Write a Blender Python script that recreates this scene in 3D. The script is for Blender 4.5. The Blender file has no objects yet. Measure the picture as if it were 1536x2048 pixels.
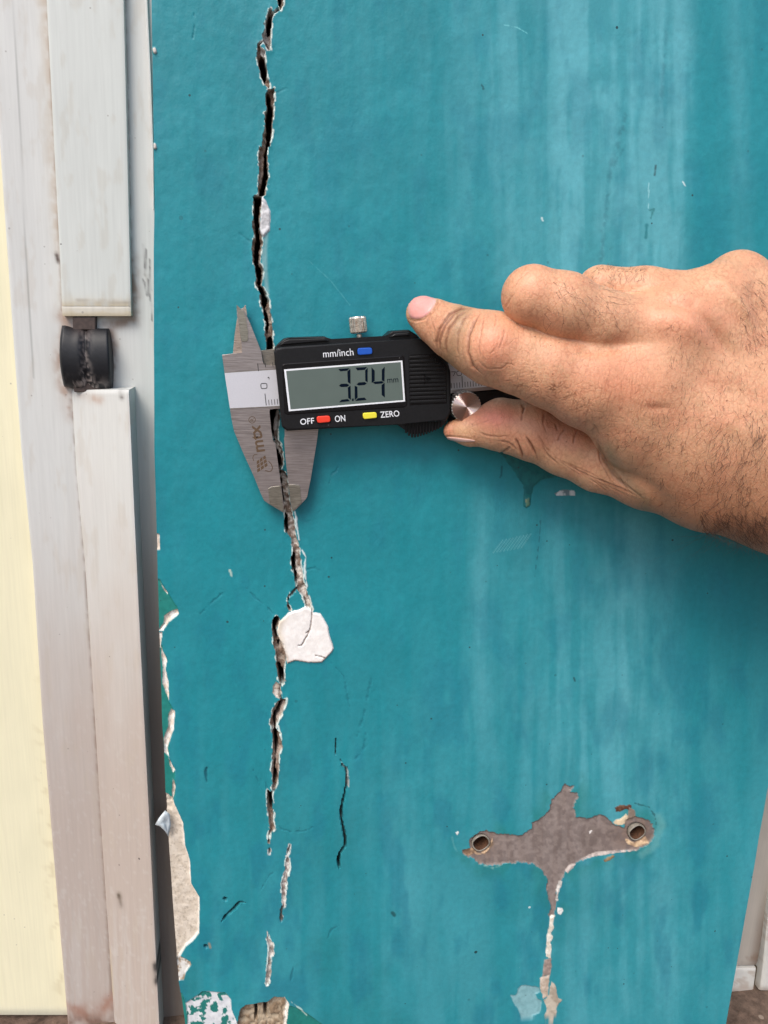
import bpy, bmesh, math, time
import numpy as np
from mathutils import Vector, Matrix
from mathutils.bvhtree import BVHTree
T0 = time.time()
rng = np.random.default_rng(7)

# ------------------------------------------------------------------ camera
FOC = 1538.0                       # focal length in photograph pixels (1536 x 2048)
DIST = 276.95                      # millimetres from the lens to the wall
GROUND = -360.0                    # ground level under the lens, millimetres
_d = np.array([-231.0, 6206.0, FOC])
_r = np.array([10000.0, (-FOC * FOC + 231 * 10000.0) / 6206.0, FOC])
_r /= np.linalg.norm(_r); _d /= np.linalg.norm(_d); _n = np.cross(_r, _d)
S = bpy.context.scene
cam_d = bpy.data.cameras.new('camera'); cam = bpy.data.objects.new('camera', cam_d)
S.collection.objects.link(cam); S.camera = cam
def _w(v): return Vector((float(np.dot(v, _r)), float(np.dot(v, _n)), float(-np.dot(v, _d))))
_rt, _up, _bk = _w((1, 0, 0)), _w((0, -1, 0)), _w((0, 0, -1))
cam.matrix_world = Matrix(((_rt.x, _up.x, _bk.x, 0), (_rt.y, _up.y, _bk.y, -DIST / 1000),
                           (_rt.z, _up.z, _bk.z, -GROUND / 1000), (0, 0, 0, 1)))
cam_d.sensor_fit = 'VERTICAL'; cam_d.sensor_height = 36.0; cam_d.lens = 36.0 * FOC / 2048
cam_d.clip_start = 0.005; cam_d.clip_end = 500
S.render.resolution_x = 768; S.render.resolution_y = 1024

# ------------------------------------------------------------------ sky, sun, exposure
SUN_DIR = Vector((-0.42, -0.60, 0.95)).normalized()        # towards the sun
W = bpy.data.worlds.new("World"); S.world = W; W.use_nodes = True
_nt = W.node_tree; _bg = _nt.nodes['Background']
_sky = _nt.nodes.new('ShaderNodeTexSky'); _sky.sky_type = 'NISHITA'; _sky.sun_disc = False
_sky.sun_elevation = math.asin(SUN_DIR.z); _sky.sun_rotation = math.atan2(SUN_DIR.x, SUN_DIR.y)
_sky.air_density = 1.0; _sky.dust_density = 3.0; _sky.ozone_density = 1.0
_nt.links.new(_sky.outputs[0], _bg.inputs[0]); _bg.inputs[1].default_value = 0.12
_sl = bpy.data.lights.new('sun', 'SUN'); _sl.energy = 1.5; _sl.angle = math.radians(28); _sl.color = (1.0, 0.95, 0.88)
_so = bpy.data.objects.new('sun', _sl); S.collection.objects.link(_so)
_so.rotation_euler = SUN_DIR.to_track_quat('Z', 'Y').to_euler(); _so.location = (-1, -1.5, 3)
S.view_settings.view_transform = 'Standard'; S.view_settings.look = 'None'
S.view_settings.exposure = 0.80; S.view_settings.gamma = 1.0; S.view_settings.use_curve_mapping = False
S.render.engine = 'CYCLES'; S.cycles.max_bounces = 6; S.cycles.use_denoising = True

# ------------------------------------------------------------------ helpers
def U(px, py, h):
    """Point (mm: right, towards the lens, up) seen at a photograph pixel, h mm in front of the wall."""
    px = np.asarray(px, float); py = np.asarray(py, float)
    qx = (px - 768) / FOC; qy = (py - 1024) / FOC
    a = qx * _r[0] + qy * _r[1] + _r[2]; b = qx * _n[0] + qy * _n[1] + _n[2]; c = -(qx * _d[0] + qy * _d[1] + _d[2])
    t = (DIST - h) / b
    return a * t, h + 0 * a, c * t
def M(X, h, Z):
    """millimetres to world metres"""
    return np.stack([np.asarray(X) / 1000, -np.asarray(h) / 1000 + 0 * np.asarray(X), (np.asarray(Z) - GROUND) / 1000], -1)
def UM(px, py, h): return M(*U(px, py, h))
def proj(X, h, Z):
    y = DIST - h
    cx = X * _r[0] + y * _n[0] - Z * _d[0]; cy = X * _r[1] + y * _n[1] - Z * _d[1]; cz = X * _r[2] + y * _n[2] - Z * _d[2]
    return 768 + FOC * cx / cz, 1024 + FOC * cy / cz
def mmpx(px, py, h):
    """millimetres per pixel there"""
    qx = (px - 768) / FOC; qy = (py - 1024) / FOC
    b = qx * _n[0] + qy * _n[1] + _n[2]
    return (DIST - h) / b / FOC
def lin(r, g, b):
    f = lambda c: (c / 255 / 12.92) if c / 255 <= 0.04045 else ((c / 255 + 0.055) / 1.055) ** 2.4
    return np.array([f(r), f(g), f(b)])
def sst(a, b, x):
    t = np.clip((x - a) / (b - a), 0, 1); return t * t * (3 - 2 * t)
_tabs = {}
def vn(x, y, seed=0):
    if seed not in _tabs: _tabs[seed] = np.random.default_rng(seed + 100).random((256, 256)).astype(np.float32)
    t = _tabs[seed]
    xi = np.floor(x); yi = np.floor(y); fx = x - xi; fy = y - yi
    fx = fx * fx * (3 - 2 * fx); fy = fy * fy * (3 - 2 * fy)
    xi = xi.astype(np.int64) & 255; yi = yi.astype(np.int64) & 255; x1 = (xi + 1) & 255; y1 = (yi + 1) & 255
    return (t[yi, xi] * (1 - fx) + t[yi, x1] * fx) * (1 - fy) + (t[y1, xi] * (1 - fx) + t[y1, x1] * fx) * fy
def fbm(x, y, seed=0, o=4):
    s = 0; a = 0.5; n = 0
    for i in range(o):
        s = s + a * vn(x * 2 ** i + 17.3 * i, y * 2 ** i + 5.1 * i, seed + i); n += a; a *= 0.5
    return s / n
def zc(ox, oy, f):
    return lambda pts: np.array([(ox + a / f, oy + b / f) for a, b in pts], float)
z1 = zc(400, 560, 2.56); z2 = zc(430, 580, 5.689); z3 = zc(430, 790, 5.689); z4 = zc(380, 0, 3.4133)
z5 = zc(480, 950, 3.7236); z6 = zc(300, 1450, 3.339); z7 = zc(880, 1540, 3.2); z8 = zc(290, 1050, 3.15)
z9 = zc(640, 600, 5.486); zh = zc(780, 500, 4.042); zr = zc(1300, 1700, 5.886); zg = zc(0, 480, 4.518); zt = zc(860, 760, 3.84)

def link(o, parent=None):
    S.collection.objects.link(o)
    if parent is not None: o.parent = parent
    return o
def tag(o, label=None, cat=None, group=None, kind=None):
    if label: o['label'] = label
    if cat: o['category'] = cat
    if group: o['group'] = group
    if kind: o['kind'] = kind
    return o
def empty(name, loc=(0, 0, 0)):
    o = bpy.data.objects.new(name, None); o.empty_display_size = 0.01
    o['_loc'] = 0; del o['_loc']
    return link(o)
def mesh(name, co, faces, mat, parent=None, col=None, smooth=True, attrs=None):
    co = np.ascontiguousarray(co, np.float32); me = bpy.data.meshes.new(name)
    if isinstance(faces, np.ndarray):
        k = faces.shape[1]; n = len(faces)
        me.vertices.add(len(co)); me.vertices.foreach_set('co', co.ravel())
        me.loops.add(n * k); me.loops.foreach_set('vertex_index', np.ascontiguousarray(faces, np.int32).ravel())
        me.polygons.add(n); me.polygons.foreach_set('loop_start', np.arange(0, n * k, k, dtype=np.int32))
        me.update(calc_edges=True)
    else:
        me.from_pydata([tuple(map(float, c)) for c in co], [], faces)
    me.validate()
    me.polygons.foreach_set('use_smooth', np.full(len(me.polygons), smooth, bool))
    if col is not None:
        a = me.attributes.new('Col', 'FLOAT_COLOR', 'POINT')
        c4 = np.ones((len(co), 4), np.float32); c4[:, :col.shape[1]] = col
        a.data.foreach_set('color', c4.ravel())
    for k, v in (attrs or {}).items():
        a = me.attributes.new(k, 'FLOAT', 'POINT'); a.data.foreach_set('value', np.ascontiguousarray(v, np.float32))
    me.materials.append(mat); me.update()
    return link(bpy.data.objects.new(name, me), parent)
def from_bm(name, bm, mat, parent=None, smooth=False):
    me = bpy.data.meshes.new(name); bm.to_mesh(me); bm.free(); me.materials.append(mat)
    if smooth: me.polygons.foreach_set('use_smooth', np.ones(len(me.polygons), bool))
    return link(bpy.data.objects.new(name, me), parent)
def prism(name, pts, hf, hb, mat, parent=None, bevel=0.0, seg=2, bm_in=None):
    """outline given at the front face (pixels), real thickness hf..hb mm"""
    bm = bm_in or bmesh.new(); pts = np.asarray(pts, float)
    X, _, Z = U(pts[:, 0], pts[:, 1], hf)
    a = sum(X[i] * Z[(i + 1) % len(X)] - X[(i + 1) % len(X)] * Z[i] for i in range(len(X)))
    if a < 0: X = X[::-1]; Z = Z[::-1]
    F = [bm.verts.new(M(x, hf, z)) for x, z in zip(X, Z)]; B = [bm.verts.new(M(x, hb, z)) for x, z in zip(X, Z)]
    ff = bm.faces.new(F); bm.faces.new(B[::-1]); n = len(F)
    for i in range(n): bm.faces.new((F[i], B[i], B[(i + 1) % n], F[(i + 1) % n]))
    if bevel > 0:
        bmesh.ops.bevel(bm, geom=list(ff.edges), offset=bevel / 1000, segments=seg, affect='EDGES', profile=0.5)
    bmesh.ops.recalc_face_normals(bm, faces=bm.faces)
    if bm_in: return bm
    return from_bm(name, bm, mat, parent)
def flat(name, polys, h, mat, parent=None):
    """thin print on a surface"""
    V = []; Fc = []
    for p in polys:
        p = np.asarray(p, float); X, _, Z = U(p[:, 0], p[:, 1], h)
        a = sum(X[i] * Z[(i + 1) % len(X)] - X[(i + 1) % len(X)] * Z[i] for i in range(len(X)))
        if a < 0: X = X[::-1]; Z = Z[::-1]
        b = len(V); V += list(M(X, h, Z)); Fc.append(list(range(b, b + len(p))))
    return mesh(name, np.array(V), Fc, mat, parent, smooth=False)
def text(name, s, quad, h, mat, parent=None, bold=0.0):
    """quad: pixel corners top-left, top-right, bottom-right, bottom-left of the lettering"""
    cu = bpy.data.curves.new('lettering', 'FONT'); cu.body = s; cu.offset = bold; cu.resolution_u = 4
    o = bpy.data.objects.new('lettering', cu); S.collection.objects.link(o)
    me = bpy.data.meshes.new_from_object(o); bpy.data.objects.remove(o); bpy.data.curves.remove(cu)
    v = np.array([p.co[:] for p in me.vertices]); lo = v.min(0); hi = v.max(0)
    u = (v[:, 0] - lo[0]) / (hi[0] - lo[0]); w = (v[:, 1] - lo[1]) / (hi[1] - lo[1])
    q = np.asarray(quad, float)
    P = (q[0] * (1 - u)[:, None] + q[1] * u[:, None]) * w[:, None] + (q[3] * (1 - u)[:, None] + q[2] * u[:, None]) * (1 - w)[:, None]
    C = UM(P[:, 0], P[:, 1], h)
    for i, p in enumerate(me.vertices): p.co = C[i]
    me.name = name; me.materials.clear(); me.materials.append(mat)
    return link(bpy.data.objects.new(name, me), parent)
def box(name, x0, x1, h0, h1, zz0, zz1, mat, parent=None, bevel=0):
    bm = bmesh.new(); bmesh.ops.create_cube(bm, size=1)
    for v in bm.verts:
        v.co = Vector(M(x0 if v.co.x < 0 else x1, h0 if v.co.y > 0 else h1, zz0 if v.co.z < 0 else zz1))
    if bevel: bmesh.ops.bevel(bm, geom=bm.edges[:], offset=bevel / 1000, segments=2, affect='EDGES')
    bmesh.ops.recalc_face_normals(bm, faces=bm.faces)
    return from_bm(name, bm, mat, parent)

class NT:
    def __init__(s, name):
        s.m = bpy.data.materials.new(name); s.m.use_nodes = True; s.t = s.m.node_tree
        s.b = s.t.nodes['Principled BSDF']; s.tc = s.n('TexCoord'); s.obj = s.tc.outputs['Object']
    def n(s, typ, **k):
        x = s.t.nodes.new('ShaderNode' + typ)
        for a, v in k.items(): setattr(x, a, v)
        return x
    def l(s, a, b): s.t.links.new(a, b)
    def map(s, scale=(1, 1, 1), rot=(0, 0, 0)):
        x = s.n('Mapping'); x.inputs['Scale'].default_value = scale; x.inputs['Rotation'].default_value = rot
        s.l(s.obj, x.inputs[0]); return x.outputs[0]
    def noise(s, scale, detail=3, rough=0.5, vec=None):
        x = s.n('TexNoise'); x.inputs['Scale'].default_value = scale; x.inputs['Detail'].default_value = detail
        x.inputs['Roughness'].default_value = rough; s.l(vec or s.obj, x.inputs['Vector']); return x.outputs['Fac']
    def ramp(s, f, a, b, va=0.0, vb=1.0):
        x = s.n('MapRange'); s.l(f, x.inputs['Value'])
        for i, v in zip(('From Min', 'From Max', 'To Min', 'To Max'), (a, b, va, vb)): x.inputs[i].default_value = v
        return x.outputs[0]
    def math(s, op, a, b=None):
        x = s.n('Math', operation=op)
        for i, v in enumerate((a, b)):
            if v is None: continue
            if isinstance(v, (int, float)): x.inputs[i].default_value = v
            else: s.l(v, x.inputs[i])
        return x.outputs[0]
    def mix(s, f, a, b, mode='MIX'):
        x = s.n('Mix', data_type='RGBA', blend_type=mode)
        for i, v in ((0, f), (6, a), (7, b)):
            if isinstance(v, (int, float)): x.inputs[i].default_value = v
            elif hasattr(v, 'links'): s.l(v, x.inputs[i])
            else: x.inputs[i].default_value = (*[float(q) for q in v][:3], 1)
        return x.outputs[2]
    def col(s, c):
        if hasattr(c, 'links'): s.l(c, s.b.inputs['Base Color'])
        else: s.b.inputs['Base Color'].default_value = (*[float(q) for q in c][:3], 1)
    def bump(s, hgt, dist, strength=1.0, prev=None):
        x = s.n('Bump'); x.inputs['Strength'].default_value = strength; x.inputs['Distance'].default_value = dist
        s.l(hgt, x.inputs['Height'])
        if prev is not None: s.l(prev, x.inputs['Normal'])
        s.l(x.outputs[0], s.b.inputs['Normal']); return x.outputs[0]
    def set(s, **k):
        for a, v in k.items():
            i = s.b.inputs[a.replace('_', ' ')]
            if hasattr(v, 'links'): s.l(v, i)
            else: i.default_value = v
        return s
def specks(t, base, scale, thr, amount, colr):
    """scattered specks of dirt; size and presence differ from one to the next"""
    v = t.n('TexVoronoi'); v.inputs['Scale'].default_value = scale; v.inputs['Randomness'].default_value = 1; t.l(t.obj, v.inputs['Vector'])
    sep = t.n('SeparateColor'); t.l(v.outputs['Color'], sep.inputs[0])
    size = t.ramp(sep.outputs[0], amount, 1.0, 0.0, thr)
    m = t.math('LESS_THAN', v.outputs['Distance'], size)
    return t.mix(t.math('MULTIPLY', m, t.ramp(sep.outputs[1], 0, 1, 0.3, 0.9)), base, colr)

def simple(name, c, rough=0.5, metal=0.0, grain=0.0, gscale=2000, bump=0.0, bscale=3000, **k):
    t = NT(name)
    if grain:
        f = t.noise(gscale, 4); t.col(t.mix(t.ramp(f, 0.3, 0.7), np.array(c) * (1 - grain), np.array(c) * (1 + grain)))
    else: t.col(c)
    if name.endswith('black_plastic'): t.col(specks(t, t.b.inputs['Base Color'].links[0].from_socket, 420, 0.09, 0.72, (0.16, 0.16, 0.16)))
    t.set(Roughness=rough, Metallic=metal, **k)
    if bump: t.bump(t.noise(bscale, 3), bump / 1000)
    return t.m

# ------------------------------------------------------------------ materials
TEAL = lin(22, 127, 138)
def wall_mat():
    t = NT('teal_wall_paint'); a = t.n('Attribute', attribute_name='Col'); c = a.outputs['Color']
    f = t.noise(420, 5, 0.6); c = t.mix(1.0, c, t.mix(t.ramp(f, 0.3, 0.7), (0.93,) * 3, (1.07,) * 3), 'MULTIPLY')
    c = specks(t, c, 75, 0.062, 0.45, (0.01, 0.03, 0.035))
    c = specks(t, c, 210, 0.10, 0.66, (0.02, 0.05, 0.055))
    c = specks(t, c, 60, 0.045, 0.84, (0.5, 0.6, 0.6))
    t.col(c); t.set(Roughness=a.outputs['Alpha'])
    t.b.inputs['Specular IOR Level'].default_value = 0.35
    v = t.map((1.0, 1.0, 0.7))
    b = t.bump(t.noise(260, 5, 0.65, v), 0.00042, 0.5)
    t.bump(t.noise(1500, 4, 0.6), 0.00007, 0.7, b)
    return t.m
m_wall = wall_mat()
def frame_mat(name, bumpd=0.00002):
    t = NT(name); a = t.n('Attribute', attribute_name='Col'); c = a.outputs['Color']
    g = t.noise(60, 4, 0.6, t.map((18, 18, 0.5))); c = t.mix(1.0, c, t.mix(t.ramp(g, 0.3, 0.7), (0.95,) * 3, (1.03,) * 3), 'MULTIPLY')
    c = specks(t, c, 260, 0.10, 0.72, (0.22, 0.20, 0.18)); c = specks(t, c, 120, 0.06, 0.7, (0.06, 0.05, 0.05))
    t.col(c); t.set(Roughness=a.outputs['Alpha']); t.bump(t.noise(900, 3), bumpd, 0.6)
    return t.m
m_frame = frame_mat('white_powder_coated_metal')
m_white = simple('white_coated_metal_plain', lin(196, 198, 198), 0.4, grain=0.05, gscale=80)
def steel(name, c, rough=0.36, st=(1, 1, 1), scale=500):
    t = NT(name); f = t.noise(scale, 5, 0.7, t.map(st)); t.col(t.mix(t.ramp(f, 0.35, 0.65), np.array(c) * 0.68, np.array(c) * 1.15))
    t.set(Metallic=0.85, Roughness=t.ramp(f, 0.3, 0.7, rough - 0.06, rough + 0.08)); t.bump(f, 0.00003, 0.5); return t.m
m_steel = steel('brushed_steel', (0.40, 0.355, 0.345), 0.38, (0.35, 1, 9), 420)
m_steel_dark = steel('tarnished_steel', (0.30, 0.27, 0.23), 0.4, (1.5, 1, 10), 420)
m_bevel = steel('ground_steel', (0.34, 0.32, 0.27), 0.33, (1, 1, 12), 300)
m_plate = simple('satin_scale_plate', lin(202, 202, 208), 0.45, metal=0.25, grain=0.05, gscale=5000)
m_plate2 = m_plate
m_ink = simple('black_print', (0.015, 0.015, 0.018), 0.6)
m_brown = simple('brown_etched_print', lin(88, 68, 48), 0.6, grain=0.1)
m_black = simple('black_plastic', (0.007, 0.007, 0.008), 0.40, grain=0.25, gscale=1500, bump=0.02, bscale=6000)
m_black2 = simple('glossy_black_plastic', (0.005, 0.005, 0.006), 0.22, grain=0.2, gscale=900)
for _m in (m_black, m_black2): _m.node_tree.nodes['Principled BSDF'].inputs['Specular IOR Level'].default_value = 0.3
m_white_print = simple('white_print', lin(225, 228, 232), 0.5)
m_lcd = simple('grey_display_glass', lin(88, 101, 96), 0.3, grain=0.04, gscale=150)
m_seg = simple('display_segments', lin(10, 20, 33), 0.3)
m_seg.node_tree.nodes['Principled BSDF'].inputs['Specular IOR Level'].default_value = 0.05
m_red = simple('red_button', lin(226, 60, 38), 0.4); m_yellow = simple('yellow_button', lin(226, 214, 60), 0.4)
m_blue = simple('blue_button', lin(22, 82, 178), 0.35)
m_chrome = steel('knurled_nickel', (0.72, 0.66, 0.58), 0.25, (1, 1, 1), 900)
def disc_mat():
    t = NT('turned_steel_face'); t.col((0.56, 0.46, 0.43)); t.set(Metallic=1.0, Roughness=0.24); return t.m
m_disc = disc_mat()
def rubber():
    t = NT('weathered_black_rubber'); a = t.n('Attribute', attribute_name='Col')
    f = t.noise(900, 5, 0.7); t.col(t.mix(1.0, a.outputs['Color'], t.mix(t.ramp(f, 0.3, 0.7), (0.8,) * 3, (1.2,) * 3), 'MULTIPLY'))
    t.set(Roughness=0.5); t.b.inputs['Specular IOR Level'].default_value = 0.35; t.bump(f, 0.00008, 0.5); return t.m
m_rubber = rubber()
m_hair = simple('dark_body_hair', (0.075, 0.036, 0.022), 0.5)
m_rust = simple('rusty_sleeve_bore', lin(74, 46, 26), 0.8, grain=0.4, gscale=900, bump=0.1)
m_ring = simple('aged_plastic_sleeve', lin(128, 122, 112), 0.5, grain=0.2, gscale=900)
m_flake = simple('curled_paint_flake', lin(196, 205, 208), 0.5, grain=0.12, gscale=400)

# ------------------------------------------------------------------ polygons distance on the wall grid
def poly_sdf(px, py, poly, margin=12):
    """indices of nearby points and signed distance in pixels (negative inside)"""
    lo = poly.min(0) - margin; hi = poly.max(0) + margin
    idx = np.flatnonzero((px > lo[0]) & (px < hi[0]) & (py > lo[1]) & (py < hi[1]))
    if not len(idx): return idx, np.zeros(0)
    x = px[idx]; y = py[idx]; d2 = np.full(len(idx), 1e9); ins = np.zeros(len(idx), bool); n = len(poly)
    for i in range(n):
        ax, ay = poly[i]; bx, by = poly[(i + 1) % n]; ex, ey = bx - ax, by - ay; L = ex * ex + ey * ey + 1e-9
        t = np.clip(((x - ax) * ex + (y - ay) * ey) / L, 0, 1)
        d2 = np.minimum(d2, (x - ax - t * ex) ** 2 + (y - ay - t * ey) ** 2)
        if ay != by:
            c = ((ay > y) != (by > y)) & (x < (bx - ax) * (y - ay) / (by - ay) + ax); ins ^= c
    d = np.sqrt(d2); d[ins] *= -1
    return idx, d
def line_dist(px, py, pts, margin=14):
    pts = np.asarray(pts, float); lo = pts.min(0) - margin; hi = pts.max(0) + margin
    idx = np.flatnonzero((px > lo[0]) & (px < hi[0]) & (py > lo[1]) & (py < hi[1]))
    x = px[idx]; y = py[idx]; d2 = np.full(len(idx), 1e9); tt = np.zeros(len(idx)); n = len(pts) - 1
    for i in range(n):
        ax, ay = pts[i]; bx, by = pts[i + 1]; ex, ey = bx - ax, by - ay; L = ex * ex + ey * ey + 1e-9
        t = np.clip(((x - ax) * ex + (y - ay) * ey) / L, 0, 1); q = (x - ax - t * ex) ** 2 + (y - ay - t * ey) ** 2
        m = q < d2; d2[m] = q[m]; tt[m] = (i + t[m]) / n
    return idx, np.sqrt(d2), tt

# ================================================================== ground
m_ground = None
def ground_mat():
    t = NT('brown_gritty_concrete'); a = t.noise(9, 6, 0.7); b = t.noise(160, 5, 0.7)
    c = t.mix(t.ramp(b, 0.35, 0.7), lin(62, 46, 36), lin(122, 100, 86)); c = t.mix(t.ramp(a, 0.4, 0.7), c, lin(98, 84, 72))
    c = specks(t, c, 120, 0.3, 0.8, lin(165, 150, 135))
    t.col(c); t.set(Roughness=0.9); t.bump(b, 0.002, 0.6); return t.m
g = mesh('ground', [(-150, -150, 0), (150, -150, 0), (150, 150, 0), (-150, 150, 0)], [[0, 1, 2, 3]], ground_mat(), smooth=False)
tag(g, kind='structure')

# ================================================================== teal wall
def build_wall():
    edgeL = np.array([(303, -40), (303, 0), (305, 122), (308, 317), (309, 400), (307.5, 500), (308, 700), (309, 900), (313, 1050), (315.4, 1155), (318, 1256),
                      (322, 1367), (324, 1447), (328, 1500), (331, 1590), (336, 1672), (345, 1809), (352, 1899), (357, 1959), (364, 2004), (370, 2048), (374, 2080)], float)
    xs = []
    for a, b, s in ((309, 440, 1.7), (440, 500, 2.4), (500, 695, 1.3), (695, 920, 2.6), (920, 1330, 1.9), (1330, 1836, 2.8)):
        xs += list(np.arange(a, b, s))
    XC = U(np.array(xs), 1000.0 + 0 * np.array(xs), 0)[0]; XR = 223.9
    XC = np.append(XC[XC < XR - 0.3], XR); XL0 = XC[0]
    ys = np.concatenate([np.arange(-24, 2072, 1.75)])
    ZC = U(700.0 + 0 * ys, ys, 0)[2]
    ZC = np.concatenate([np.array([900, 500, 300, 200, 150, 125, 112, 104]) + 0.0, ZC[ZC < 100], np.linspace(ZC[-1] - 3, GROUND - 4, 8)])
    eX, _, eZ = U(edgeL[:, 0], edgeL[:, 1], 0)
    o = np.argsort(eZ); XLz = np.interp(ZC, eZ[o], eX[o])
    nx, nz = len(XC), len(ZC)
    X, Z = np.meshgrid(XC, ZC); wgt = np.clip(1 - (XC - XL0) / 22, 0, 1) ** 1.5
    X = X + (XLz - XL0)[:, None] * wgt[None, :]
    X = X.ravel(); Z = Z.ravel(); px, py = proj(X, 0 * X, Z)
    N = len(X); H = np.zeros(N); reg = np.zeros(N, np.int32); names = ['painted_surface']
    # ---- paint colour
    pale = lin(92, 166, 178); deep = lin(26, 112, 132); green = lin(30, 112, 116)
    # chalky vertical run marks
    wx = px + 14 * (fbm(px / 60, py / 150, 13, 3) - 0.5)
    st = fbm(wx / 16, py / 260, 3, 4) * 0.40 + fbm(wx / 46, py / 500, 11, 3) * 0.35 + fbm(px / 30, py / 50, 17, 4) * 0.25
    env = 0.04 + 0 * px
    env += 0.60 * sst(1075, 1150, px + 12 * (vn(py / 60, px * 0, 4) - 0.5)) * (1 - sst(1345, 1410, px + 10 * (vn(py / 40, px * 0, 5) - 0.5))) * (1 - 0.75 * sst(480, 760, py))
    env += 0.30 * np.exp(-((px - 1020) / 110) ** 2) * (1 - sst(500, 760, py))
    env += 0.16 * np.exp(-((px - 1480) / 26) ** 2) * (1 - sst(500, 760, py))
    env += 0.24 * np.exp(-((px - 958) / 26) ** 2) * sst(930, 1050, py) * (1 - sst(1350, 1560, py))
    env += 0.26 * np.exp(-((px - 1262) / 40) ** 2) * sst(950, 1080, py) * (1 - sst(1600, 1900, py))
    env += 0.16 * np.exp(-((px - 1090) / 130) ** 2) * sst(930, 1050, py) * (1 - sst(1500, 1800, py))
    env += 0.15 * sst(600, 1100, px) * sst(1200, 1500, py) * fbm(px / 120, py / 260, 21, 3)
    env += 0.30 * np.exp(-((px - 800) / 60) ** 2 - ((py - 1700) / 160) ** 2) * fbm(px / 60, py / 120, 23, 3)
    env += 0.12 * sst(1000, 2048, py) + 0.06 * (1 - sst(0, 900, py))
    amt = np.clip(env * (0.55 + 0.95 * sst(0.34, 0.66, st)), 0, 0.85)
    base = TEAL[None] * (1 - amt)[:, None] + pale[None] * amt[:, None]
    g2 = sst(0.48, 0.72, fbm(px / 150, py / 200, 31, 3)) * sst(1300, 1900, py) * 0.35
    base = base * (1 - g2)[:, None] + green[None] * g2[:, None]
    mott = fbm(px / 70, py / 110, 41, 4); base *= (0.90 + 0.20 * mott)[:, None]
    dk = sst(0.52, 0.75, fbm(px / 40, py / 90, 47, 4)) * (0.26 + 0.22 * sst(1000, 1900, py)); base = base * (1 - dk)[:, None] + deep[None] * dk[:, None]
    col = base; rough = 0.46 + 0.14 * amt
    # relief of hand-finished plaster
    H += 0.9 * (fbm(px / 260, py / 300, 51, 3) - 0.5) + 0.35 * (fbm(px / 60, py / 70, 55, 3) - 0.5) + 0.10 * (fbm(px / 16, py / 18, 59, 3) - 0.5)
    jit = 2.2 * (fbm(px / 7, py / 9, 61, 3) - 0.5) * 2
    jitf = 1.1 * (vn(px / 2.6, py / 2.6, 65) - 0.5) * 2
    rn = fbm(px / 8, py / 8, 71, 4); rn2 = fbm(px / 3, py / 3, 75, 2)
    W8 = lin(222, 220, 214)
    def lerp(idx, c, w):
        col[idx] = col[idx] * (1 - w)[:, None] + np.asarray(c)[..., :] * w[:, None]
    def area(name, poly, depth, c1, c2, jitter=0.6, w=1.6, relief=0.15, nscale=1.0, rim=0.0, rimw=1.75, rgh=0.75, region=True, soft=1.0, label=None):
        idx, d = poly_sdf(px, py, poly); d = d + jitter * jit[idx] + 0.5 * jitter * jitf[idx]
        ins = sst(soft * 0.6, -soft * 0.6, d)
        m = d < 8
        H[idx] -= depth * sst(0, -w, d) + relief * (rn[idx] - 0.5) * sst(0, -w, d)
        mixn = sst(0.4, 0.62, rn[idx] * nscale + (1 - nscale) * 0.5)[:, None]
        cc = np.asarray(c1)[None] * (1 - mixn) + np.asarray(c2)[None] * mixn
        col[idx] = col[idx] * (1 - ins)[:, None] + cc * ins[:, None]; rough[idx] = rough[idx] * (1 - ins) + rgh * ins
        if rim > 0:
            side = np.clip(0.5 + (px[idx] - poly[:, 0].mean()) / 14, 0.35, 1)
            gap = fbm(px[idx] / 5, py[idx] / 9, 77, 3); loc = rimw * (0.35 + 1.1 * sst(0.45, 0.7, gap + 0.10 * (side - 0.6)))
            e = sst(loc, loc * 0.4, np.abs(d - 0.5)) * sst(0.47, 0.56, gap + 0.12 * (side - 0.65) + 0.03 * rim)
            col[idx] = col[idx] * (1 - e)[:, None] + (W8 * np.array([0.8, 0.95, 0.95]))[None] * e[:, None]
            H[idx] += 0.22 * np.exp(-np.maximum(d, 0) / 5) * (d > -1)
        if region:
            names.append((name, label)); reg[idx[d < 0.1]] = len(names) - 1
        return idx, d
    DK1, DK2 = lin(66, 52, 44), lin(36, 28, 24)
    CR1, CR2 = lin(118, 98, 84), lin(160, 146, 134)
    def crack(poly, deeps=(), depth=2.2, c1=CR1, c2=CR2, rim=0.8, label=None):
        area('crack', poly, depth, c1, c2, 0.95, 3.0, 1.8, 1.0, rim, label=label)
        for q in deeps:
            idx, d = poly_sdf(px, py, q); d = d + 1.4 * jit[idx] + 0.5 * jitf[idx]; s = sst(0.3, -3.2, d)
            H[idx] -= 15 * s; k = sst(0.8, -1.4, d)
            mm = (DK1[None] * (1 - rn[idx])[:, None] + DK2[None] * rn[idx][:, None]); col[idx] = col[idx] * (1 - k)[:, None] + mm * k[:, None]  # deep parts coloured darker, adding painted shade to the real depth
    GR1, GR2 = lin(150, 138, 126), lin(205, 198, 190)
    for pts in (z4([(612, 60), (585, 80), (560, 95), (552, 60)]), z4([(535, 335), (520, 300), (500, 280), (478, 300)]), z4([(540, 590), (535, 610), (545, 620)]), z4([(500, 1320), (470, 1335), (455, 1345)]),
                z5([(310, 1540), (295, 1600), (300, 1650), (320, 1690), (300, 1720)]), z5([(425, 840), (395, 870), (370, 900)]), z6([(838, 400), (830, 440), (805, 460)]), z6([(798, 830), (802, 845), (795, 862)]), z6([(935, 800), (915, 870)]),
                z6([(885, 1215), (875, 1270), (878, 1310)]), z5([(250, 1850), (240, 1900), (262, 1950)])):
        idx, d, t = line_dist(px, py, pts); e = sst(2.6, 0.6, d + 1.2 * jit[idx] + 0.8 * jitf[idx]); lerp(idx, CR1 * 0.6, e * 0.9); H[idx] -= 1.2 * e
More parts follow.
